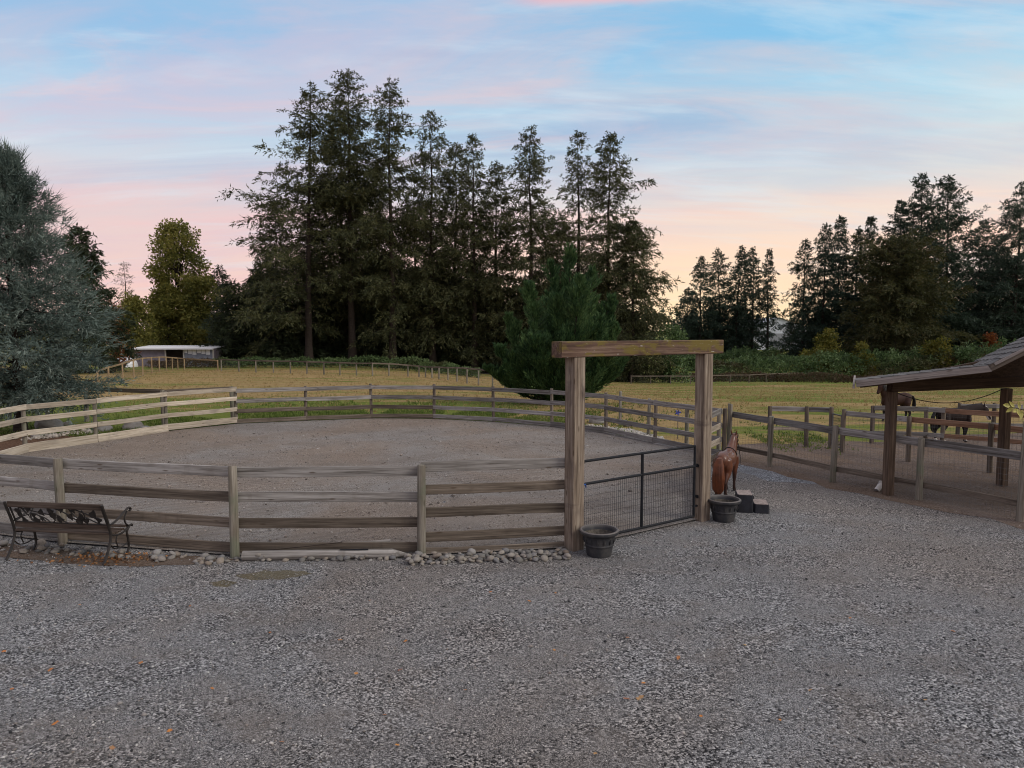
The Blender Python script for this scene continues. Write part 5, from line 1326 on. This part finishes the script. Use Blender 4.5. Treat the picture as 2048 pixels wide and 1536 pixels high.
def cypress():
    b = px(1122, 806, 0); b.z = GZ(b.x, b.y); S = b.y / F; rg = np.random.default_rng(31); Qs, LVs, LFs = [], [], []; o = 0
    # leaders: (offset px from centre, top v, spread)
    lead = [(20, 498, 66), (-20, 530, 66), (66, 535, 60), (-66, 575, 66), (104, 595, 56), (-106, 640, 62), (118, 655, 50), (-128, 700, 52), (132, 715, 50), (-150, 742, 40), (30, 560, 80), (-10, 600, 90), (70, 640, 80), (-60, 680, 84), (10, 690, 95), (100, 705, 70), (-100, 735, 70)]
    for k, (du, vt, sp) in enumerate(lead):
        x1 = du * S; yj = rg.uniform(-1.2, 1.2) if k < 10 else rg.uniform(-2.2, -.6); z1 = ztop(vt, b.y + yj) - b.z; t = np.linspace(0, 1, 8)
        path = np.stack([x1 * (t ** .55) * 1.0, yj * t ** .6, z1 * t + 0 * t], 1); path[:, :2] += rg.normal(0, .04, (8, 2)) * t[:, None]
        V, Fc = limb_tubes(path[None], (np.linspace(.075, .008, 8) * (1.4 if k == 0 else 1))[None], 5); LVs.append(V); LFs.append(Fc + o); o += len(V)
        R0 = sp * S; nb = 95
        h = rg.random(nb) ** .85; az = rg.uniform(0, 6.28, nb); L = R0 * (1.04 - h) ** .7 * np.where(rg.random(nb) < .2, rg.uniform(1.05, 1.3, nb), rg.uniform(.4, 1.0, nb)) + .12
        c = np.stack([np.interp(h, t, path[:, i]) for i in range(3)], 1)
        d = np.stack([np.cos(az), np.sin(az), rg.uniform(.25, 1.3, nb) + h * .7], 1); d = unit(d); K = 5; s = np.linspace(0, 1, K)
        bp = c[:, None] + d[:, None] * (s[None, :, None] * L[:, None, None]) + np.array([0, 0, 1.0]) * (L[:, None] * (.30 * s[None] ** 2.2 - .22 * s[None]))[..., None]
        V, Fc = limb_tubes(bp, (.010 * (1.1 - s))[None].repeat(nb, 0), 3); LVs.append(V); LFs.append(Fc + o); o += len(V)
        n = (45 + L * 100).astype(int); bi = np.repeat(np.arange(nb), n); N = len(bi); q = rg.random(N) ** .8; k0 = np.clip((q * (K - 1)).astype(int), 0, K - 2); fr = (q * (K - 1) - k0)[:, None]
        P = bp[bi, k0] * (1 - fr) + bp[bi, k0 + 1] * fr; T = unit(bp[bi, k0 + 1] - bp[bi, k0])
        Sd = unit(np.cross(T, rg.normal(0, 1, (N, 3)))); w = L[bi] * .17 * np.sin(q * 2.7 + .35) * rg.random(N)
        P = P + Sd * w[:, None] + T * (w * .6)[:, None]; D = T * 1.0 + Sd * rg.uniform(.1, .7, N)[:, None] + np.array([0, 0, .15])
        Qs.append(kites(P, D, rg.uniform(.10, .26, N), rg.uniform(.05, .10, N), rg))
    tr = np.stack([np.zeros(5), np.zeros(5), np.linspace(-.2, 2.0, 5)], 1)[None]; TV, TF = limb_tubes(tr, np.linspace(.24, .12, 5)[None], 9)
    a = idx_mesh('trunk', TV, TF); shade(a, 60)
    plant_tree('green_cypress', b, 'bushy bright green cypress behind the far right rails of the pen', (a, idx_mesh('limbs', np.concatenate(LVs), np.concatenate(LFs)), np_mesh('crown', tri(np.concatenate(Qs)), 3)), M['cypress'], M['bark'])
cypress()

def broadleaf(name, loc, H, Rr, seed, label, mat, base=.15, clumps=70, per=160, leaf=.28, shape=.8, cat='tree', group=None, csize=.16, column=False):
    """limbs ending in leafy clumps"""
    rg = np.random.default_rng(seed)
    t = np.linspace(0, 1, 10); tr = np.stack([np.cumsum(rg.normal(0, .03, 10)) * H * .03, np.cumsum(rg.normal(0, .03, 10)) * H * .03, t * H * .93], 1)
    TV, TF = limb_tubes(tr[None], ((H * .014 + .02) * (1 - t * .92) + .008)[None], 8); a = idx_mesh('trunk', TV, TF); shade(a, 60)
    hz = base + (1 - base) * rg.random(clumps) ** .9; az = rg.uniform(0, 6.28, clumps)
    pr = np.sin(np.clip((hz - base) / (1 - base), 0, 1) ** (.55 if not column else .7) * math.pi * .94 + .10) ** shape
    rad = Rr * pr * np.sqrt(rg.uniform(.12, 1, clumps)) * rg.uniform(.8, 1.12, clumps)
    C = np.stack([np.cos(az) * rad, np.sin(az) * rad, hz * H], 1)
    h0 = np.clip(hz - rg.uniform(.10, .25, clumps) - rad / H * .5, .05, .9); P0 = np.stack([np.interp(h0, t * .93, tr[:, 0]), np.interp(h0, t * .93, tr[:, 1]), h0 * H], 1)
    s = np.linspace(0, 1, 5); path = P0[:, None] * (1 - s)[None, :, None] + C[:, None] * s[None, :, None]; path[:, :, 2] -= (np.sin(s * math.pi) * .06)[None] * H * .3
    LV, LF = limb_tubes(path, (H * .004 * (1.15 - s)).clip(.006)[None].repeat(clumps, 0), 4)
    bi = np.repeat(np.arange(clumps), per); N = len(bi); D = unit(rg.normal(0, 1, (N, 3))); cs = csize * H * rg.uniform(.55, 1.15, clumps)
    P = C[bi] + D * (cs[bi] * rg.random(N) ** .5)[:, None] * np.array([1, 1, .85]); dd = D + rg.normal(0, .8, (N, 3)) + np.array([0, 0, -.15])
    Q = kites(P, dd, leaf * rg.uniform(.6, 1.3, N), leaf * .6 * rg.uniform(.6, 1.2, N), rg)
    return plant_tree(name, loc, label, (a, idx_mesh('limbs', LV, LF), np_mesh('crown', Q, 4)), M[mat], M['bark'], cat, group)
# the trees and bushes
b = at(362, 100); broadleaf('poplar_tree', b, ztop(446, 100) - b.z, 4.6, 3, 'tall yellow-green poplar behind the long shed', 'poplar', .02, 115, 150, .40, .50, csize=.07)
b = at(405, 98); broadleaf('poplar_tree', b, ztop(560, 98) - b.z, 3.8, 4, 'lower yellowing tree leaning against the right side of the poplar', 'poplar', .0, 80, 170, .42, .55, csize=.11)
b = at(338, 97); broadleaf('poplar_tree', b, ztop(575, 97) - b.z, 2.8, 9, 'darker low tree at the left foot of the poplar', 'poplar', .0, 60, 150, .40, .55, csize=.11)
b = at(268, 88); broadleaf('bushy_tree', b, ztop(596, 88) - b.z, 2.6, 5, 'rounded green bushy tree left of the poplar', 'poplar', .0, 60, 170, .32, .6, csize=.14)
b = at(228, 72); broadleaf('orange_tree', b, ztop(612, 72) - b.z, 1.6, 6, 'small tree with orange autumn leaves peeking out right of the cedar', 'orange_leaf', .05, 36, 130, .24, .6, csize=.14)
for i, (u, Y, vt, r, mt, lb) in enumerate([(1652, 104, 664, 1.5, 'yellow_leaf', 'slim yellow-green sapling rising from the brambles'), (1622, 103, 694, 2.4, 'yellow_leaf', 'low yellow-green bush left of the sapling in the brambles'), (1726, 100, 690, 2.2, 'yellow_leaf', 'round yellow-green bush in front of the broad evergreen'),
                                           (1872, 98, 684, 2.0, 'yellow_leaf', 'tall yellow-green bush above the shelter roof'), (1925, 97, 700, 2.6, 'bramble', 'green bush with yellow flecks right of the tall yellow bush'), (1978, 112, 674, 1.2, 'orange_leaf', 'rust-red bush under the right-edge fir'), (1385, 118, 715, 1.6, 'bramble', 'small dark tree on the far lawn under the beam'), (1340, 84, 655, 2.4, 'bramble', 'loose leafy tree in the gap right of the tall stand')]):
    b = at(u, Y); broadleaf('bush', b, max(1.5, ztop(vt, Y) - b.z), r, 200 + i, lb, mt, .0, 30, 95, .36, .45, 'bush', 'bushes along the pasture edge', .17)

# bramble thicket: leafy mounds along the far side of the right pasture
def thicket(name, label, spine, mat, n, leaf, seed, cat, kind=None):
    rg = np.random.default_rng(seed); S = np.array([(p[0], p[1]) for p in spine]); seg = np.linalg.norm(np.diff(S, axis=0), axis=1); cum = np.concatenate([[0], np.cumsum(seg)])
    s = rg.random(n) * cum[-1]; x = np.interp(s, cum, S[:, 0]); y = np.interp(s, cum, S[:, 1]); hh = np.interp(s, cum, [p[2] for p in spine]); wd = np.interp(s, cum, [p[3] for p in spine])
    f = rg.uniform(-1, 1, n); px_, py_ = x, y + f * wd
    lump = np.array([mnoise.noise(Vector((a * .35, b_ * .35, seed))) + .6 * mnoise.noise(Vector((a * .9, b_ * .9, seed + 5))) for a, b_ in zip(px_, py_)])
    top = hh * np.sqrt(np.clip(1 - f * f, 0, 1)) * (1 + lump * .45)
    z = gz(px_, py_) + top * np.where(rg.random(n) < .7, rg.uniform(.82, 1.03, n), rg.random(n))
    P = np.stack([px_, py_, z], 1); D = rg.normal(0, .7, (n, 3)) + np.array([0, -.5, .25]); D[:, 2] -= f * .2
    Q = kites(P, D, leaf * rg.uniform(.5, 1.4, n), leaf * .45 * rg.uniform(.6, 1.2, n), rg)
    c = at(spine[len(spine) // 2][4], spine[len(spine) // 2][1]) if False else Vector((S[len(S) // 2][0], S[len(S) // 2][1], 0)); c.z = GZ(c.x, c.y)
    m = np_mesh('foliage', Q - np.array(c), 4); m.materials.append(M[mat])
    if kind: o = put(name, m, None, None, c); tag(o, label, cat, kind=kind)
    else:
        o = thing(name, tuple(c), label, cat); put('foliage', m, None, o)
        m_ = min(260, n // 60); i = rg.choice(n, m_); T = P[i]; B0 = T.copy(); B0[:, 2] = gz(T[:, 0], T[:, 1]); B0[:, 0] += rg.normal(0, .6, m_); s_ = np.linspace(0, 1, 5)
        path = B0[:, None] * (1 - s_)[None, :, None] + T[:, None] * s_[None, :, None]; V, Fc = limb_tubes(path - np.array(c), np.full((m_, 5), .02), 3); q = idx_mesh('stems', V, Fc); q.materials.append(M['bark']); put('stems', q, None, o)['kind'] = 'stuff'
    return o
def sp(L): return [(at(u, Y).x, Y, h, w, u) for u, Y, h, w in L]
thicket('bramble_thicket', 'long mound of green brambles behind the far pasture fence', sp([(1395, 97, 1.6, 2.0), (1440, 98, 2.6, 3.5), (1520, 100, 3.1, 4), (1600, 101, 3.4, 4), (1700, 101, 3.7, 4), (1800, 100, 4.0, 4), (1900, 99, 4.4, 4), (2000, 98, 4.8, 4), (2120, 97, 5, 4)]), 'bramble', 26000, .42, 21, 'brambles')
thicket('far_bramble_thicket', 'low far strip of brambles beyond the lawn under the right firs', sp([(1330, 128, 2.4, 3), (1400, 130, 2.2, 3), (1480, 130, 2.6, 3), (1560, 128, 3.0, 3)]), 'bramble', 6000, .45, 22, 'brambles')
thicket('dry_brush', 'brown dead brush growing through the far pasture fence', sp([(1240, 92, .95, .8), (1400, 91, 1.05, .8), (1560, 90, 1.0, .8), (1700, 90, 1.0, .8), (1830, 88, 1.0, .8)]), 'dead_brush', 12000, .28, 23, 'brush', 'stuff')
thicket('fence_weeds', 'weeds growing along the back fence under the tall firs', sp([(430, 80, .9, 1.0), (520, 79, 1.1, 1.2), (650, 78, 1.0, 1.2), (780, 77, 1.3, 1.2), (880, 74, 1.2, 1.2), (960, 66, .9, 1.0)]), 'bramble', 9000, .25, 24, 'weeds', 'stuff')
thicket('fence_scrub', 'brown scrub behind the golden side fence near the shed', sp([(300, 80, .7, 1.0), (370, 80, .9, 1.2), (440, 81, .9, 1.0)]), 'dead_brush', 4000, .22, 25, 'scrub', 'stuff')
def far_wood():
    rg = np.random.default_rng(5); Qs = []
    for u in range(-500, 2600, 16):
        Y = 330 + rg.uniform(-25, 25); b = at(u, Y); h = rg.uniform(9, 17); n = 90
        z = rg.random(n); r = 4.6 * (1 - z) ** .7; a = rg.uniform(0, 6.28, n); P = np.stack([b.x + np.cos(a) * r * rg.random(n), b.y + np.sin(a) * r, b.z + z * h], 1)
        D = rg.normal(0, 1, (n, 3)); D[:, 2] -= .4; Qs.append(kites(P, D, rg.uniform(1.2, 2.6, n), rg.uniform(.7, 1.3, n), rg))
    m = np_mesh('far_wood', np.concatenate(Qs), 4); m.materials.append(M['fir_dark']); o = put('far_wood', m, None); tag(o, 'far-off dark wood along the horizon', 'wood', kind='stuff')
far_wood()

# ------------------------------------------------------------------ grass tufts and fallen leaves
def grass_tufts():
    rg = np.random.default_rng(8)
    def blades(name, label, C, hgt, mat, per=5):
        N = len(C); i = np.repeat(np.arange(N), per); P = np.stack([C[i, 0], C[i, 1], gz(C[i, 0], C[i, 1])], 1); P[:, :2] += rg.normal(0, .05, (len(i), 2))
        D = rg.normal(0, .45, (len(i), 3)); D[:, 2] = 1
        h = hgt[i] * rg.uniform(.5, 1.3, len(i)); D = unit(D); S = unit(np.cross(D, rg.normal(0, 1, D.shape))); w = .010 + h * .05
        V = np.stack([P - S * w[:, None], P + S * w[:, None], P + D * h[:, None]], 1)
        m = np_mesh(name, V, 3); m.materials.append(M[mat]); o = put(name, m, None); tag(o, label, 'grass', kind='stuff')
    M['green_blade'] = leafmat('green_grass_blades', [(.05, .085, .014), (.10, .15, .025), (.16, .21, .045), (.28, .26, .10)], .5, .35)
    M['dry_blade'] = leafmat('dry_grass_blades', [(.16, .105, .04), (.30, .21, .085), (.42, .31, .14), (.16, .17, .05)], .3, .35)
    # green grass hugging the outside of the far pen rails
    C = []
    n = len(pen_ring)
    for i in range(7, 18):
        a, b = pen_ring[i], pen_ring[(i + 1) % n]; d = (b - a).normalized(); o_ = Vector((-d.y, d.x, 0)); o_ = o_ if o_.dot(PENC - a) < 0 else -o_
        k = 1500 if i > 9 else 350
        t = rg.random(k); off = rg.exponential(2.2, k) + .02
        C.append(np.stack([a.x + (b.x - a.x) * t + o_.x * off, a.y + (b.y - a.y) * t + o_.y * off], 1))
    C = np.concatenate(C); keep = (C[:, 0] < 4) | (C[:, 1] > 24); C = C[keep & (C[:, 1] > 22.5)]
    blades('green_grass', 'green grass tufts outside the far rails of the pen', C, rg.uniform(.05, .15, len(C)), 'green_blade')
    y = rg.uniform(29, 80, 16000); x = rg.uniform(-.55, .75, 16000) * y; C = np.stack([x, y], 1)
    blades('dry_grass', 'dry grass tufts over the cut field', C, rg.uniform(.05, .14, len(C)), 'dry_blade', 4)
    t = .25 + rg.random(420) * .5; a, b = px(1462, 890, 0), px(1740, 884, 0); C = np.stack([a.x + (b.x - a.x) * t, a.y + (b.y - a.y) * t + rg.normal(.5, .8, 420)], 1)
    blades('paddock_edge_grass', 'rough grass along the back edge of the dirt paddock', C, rg.uniform(.04, .13, 420), 'green_blade')
grass_tufts()

def leaf_mesh(seed):
    r = random.Random(seed); n = 10; V = [(0, 0, .012)]; L = .5
    for k in range(n):
        t = 2 * math.pi * k / n; rr = (.5 if k % 2 == 0 else .33) * r.uniform(.8, 1.15); rr *= 1.25 if k in (0, 1, 9) else 1
        V.append((rr * math.cos(t), rr * math.sin(t) * .8, .10 * abs(math.sin(t * 1.5 + seed)) + .02))
    m = bpy.data.meshes.new('fallen_leaf'); m.from_pydata(V, [], [(0, k + 1, (k + 1) % n + 1) for k in range(n)]); return m
M['litter'] = leafmat('brown_litter', [(.10, .05, .025), (.20, .10, .045), (.34, .15, .05), (.26, .17, .10)], 2.0, .2)
def leaves():
    ms = [leaf_mesh(k) for k in range(4)]
    def lm():
        m, t, b, _ = mat_new('autumn_leaf'); r = t.new('ShaderNodeObjectInfo').outputs['Random']
        t.put(b.inputs['Base Color'], t.ramp(r, [(0, (.42, .15, .035)), (.35, (.48, .22, .06)), (.6, (.30, .10, .04)), (.8, (.50, .34, .15)), (1, (.24, .09, .05))])); b.inputs['Roughness'].default_value = .6; return m
    mt = lm()
    for m in ms: m.materials.append(mt)
    r = random.Random(3)
    L = [(282, 1326, .06), (680, 1280, .05), (740, 1201, .045), (812, 1282, .055), (801, 1340, .055), (424, 1377, .05), (112, 1446, .055), (340, 1461, .05), (564, 1484, .055), (224, 1496, .06), (770, 1430, .04), (8, 1303, .06), (100, 1340, .05), (1281, 1396, .085), (1254, 1398, .06), (1287, 1366, .05),
         (1357, 1315, .06), (1108, 1300, .035), (1190, 1507, .04), (1621, 1380, .045), (1255, 1275, .045), (981, 1184, .045), (1058, 1202, .05), (1111, 1186, .035), (1905, 1262, .045), (640, 1196, .04), (24, 1378, .05), (712, 1347, .045), (795, 1490, .04), (1402, 1432, .035), (1700, 1236, .035), (540, 1265, .035), (160, 1210, .045), (380, 1212, .04), (1490, 1290, .035), (1560, 1440, .04), (930, 1380, .03), (1850, 1400, .035)]
    for i, (u, v, s) in enumerate(L):
        q = px(u, v, .018); o = put('fallen_leaf', ms[i % 4], None, None, q, (r.uniform(-.35, .35), r.uniform(-.35, .35), r.uniform(0, 6.28)), s * 1.05)
        tag(o, 'single small orange-brown fallen leaf lying on the grey gravel', 'leaf', 'fallen leaves on the gravel')
    rg = np.random.default_rng(6); n = 300
    c = np.array(px(232, 1120, .01)); P = c + rg.normal(0, 1, (n, 3)) * np.array([.30, .13, .012]); P[:70, 0] -= rg.uniform(.1, .9, 70); P[:, 2] = .014 + np.abs(rg.normal(0, .025, n))
    D = rg.normal(0, 1, (n, 3)); D[:, 2] *= .3; m = np_mesh('leaf_litter', kites(P, D, rg.uniform(.03, .06, n), rg.uniform(.02, .04, n), rg), 4); m.materials.append(M['litter']); o = put('leaf_litter', m, None); tag(o, 'drift of orange leaves around the right foot of the bench', 'leaves', kind='stuff')
leaves()

def sapling():
    b = Vector((6.75, 7.9, 0)); s = thing('yard_sapling', tuple(b), 'leafy twig of a young tree reaching in from the right edge', 'sapling')
    tip = px(2012, 812, 2.62); k = (2.62 - CAM_H) / (tip.z - CAM_H) if tip.z != CAM_H else 1
    def ray(u, v, y):
        d = Vector(((u - 1024) / F, CP + (768 - v) / F * SP, -SP + (768 - v) / F * CP)); return Vector((0, 0, CAM_H)) + d * (y / d.y)
    t0, t1, t2 = ray(2150, 838, 8.0), ray(2060, 823, 7.9), ray(2014, 812, 7.8)
    MB().tube([b, b + Vector((.02, 0, 1)), b + Vector((-.03, .05, 2.0)), b + Vector((.04, 0, 3.0)), b + Vector((.1, .05, 4.0))], [.045, .038, .03, .02, .008], 8).build('trunk', M['bark'], s, True)
    MB().tube([b + Vector((-.02, .04, 1.9)), t0, t1, t2], [.014, .009, .006, .003], 6).build('branch', M['bark'], s, True)
    r = random.Random(2); lf = []
    for c, d, L in [(ray(2030, 815, 7.8), (-.6, 0, .6), .10), (ray(2022, 812, 7.8), (-1, -.2, .15), .11), (ray(2034, 817, 7.8), (.2, -.4, -1), .10), (ray(2040, 819, 7.8), (-.2, 0, .9), .10), (ray(2044, 820, 7.9), (-.3, -.3, -.9), .12), (ray(2028, 815, 7.8), (-.9, .1, -.6), .10), (ray(2050, 821, 7.9), (.1, .2, 1), .10), (ray(2036, 818, 7.8), (-.7, -.3, -.3), .09),
                    (ray(2075, 826, 7.9), (0, 0, 1), .1), (ray(2100, 830, 7.9), (0, -.4, -1), .1), (ray(2120, 834, 8), (.3, 0, 1), .1)]:
        d = Vector(d).normalized(); sd = d.cross(Vector((.2, -1, .3))).normalized(); nn = d.cross(sd)
        V = [c, c + d * L * .35 + sd * L * .24, c + d * L * .7 + sd * L * .17, c + d * L, c + d * L * .7 - sd * L * .17, c + d * L * .35 - sd * L * .24, c + d * L * .5 + nn * L * .10]
        MB().add(V, [(0, 1, 6), (1, 2, 6), (2, 3, 6), (3, 4, 6), (4, 5, 6), (5, 0, 6)]).build('leaf', M['sap_leaf'], s)
    for k in range(40):
        f = r.uniform(.55, 1); c = b + Vector((r.uniform(-.1, .4), r.uniform(-.3, .4), f * 4.0)); d = Vector((r.uniform(0, 1), r.uniform(-1, 1), r.uniform(-.5, .6))).normalized(); L = .1; sd = d.orthogonal().normalized(); nn = d.cross(sd)
        MB().add([c, c + d * L * .4 + sd * L * .22, c + d * L, c + d * L * .4 - sd * L * .22], [(0, 1, 2), (0, 2, 3)]).build('leaf', M['sap_leaf'], s)
M['sap_leaf'] = plain('yellowing_leaf', (.30, .27, .07), .55, 0, .3, 9, 0)
sapling()
for o in list(bpy.data.objects):
    if '_w' in o: del o['_w']
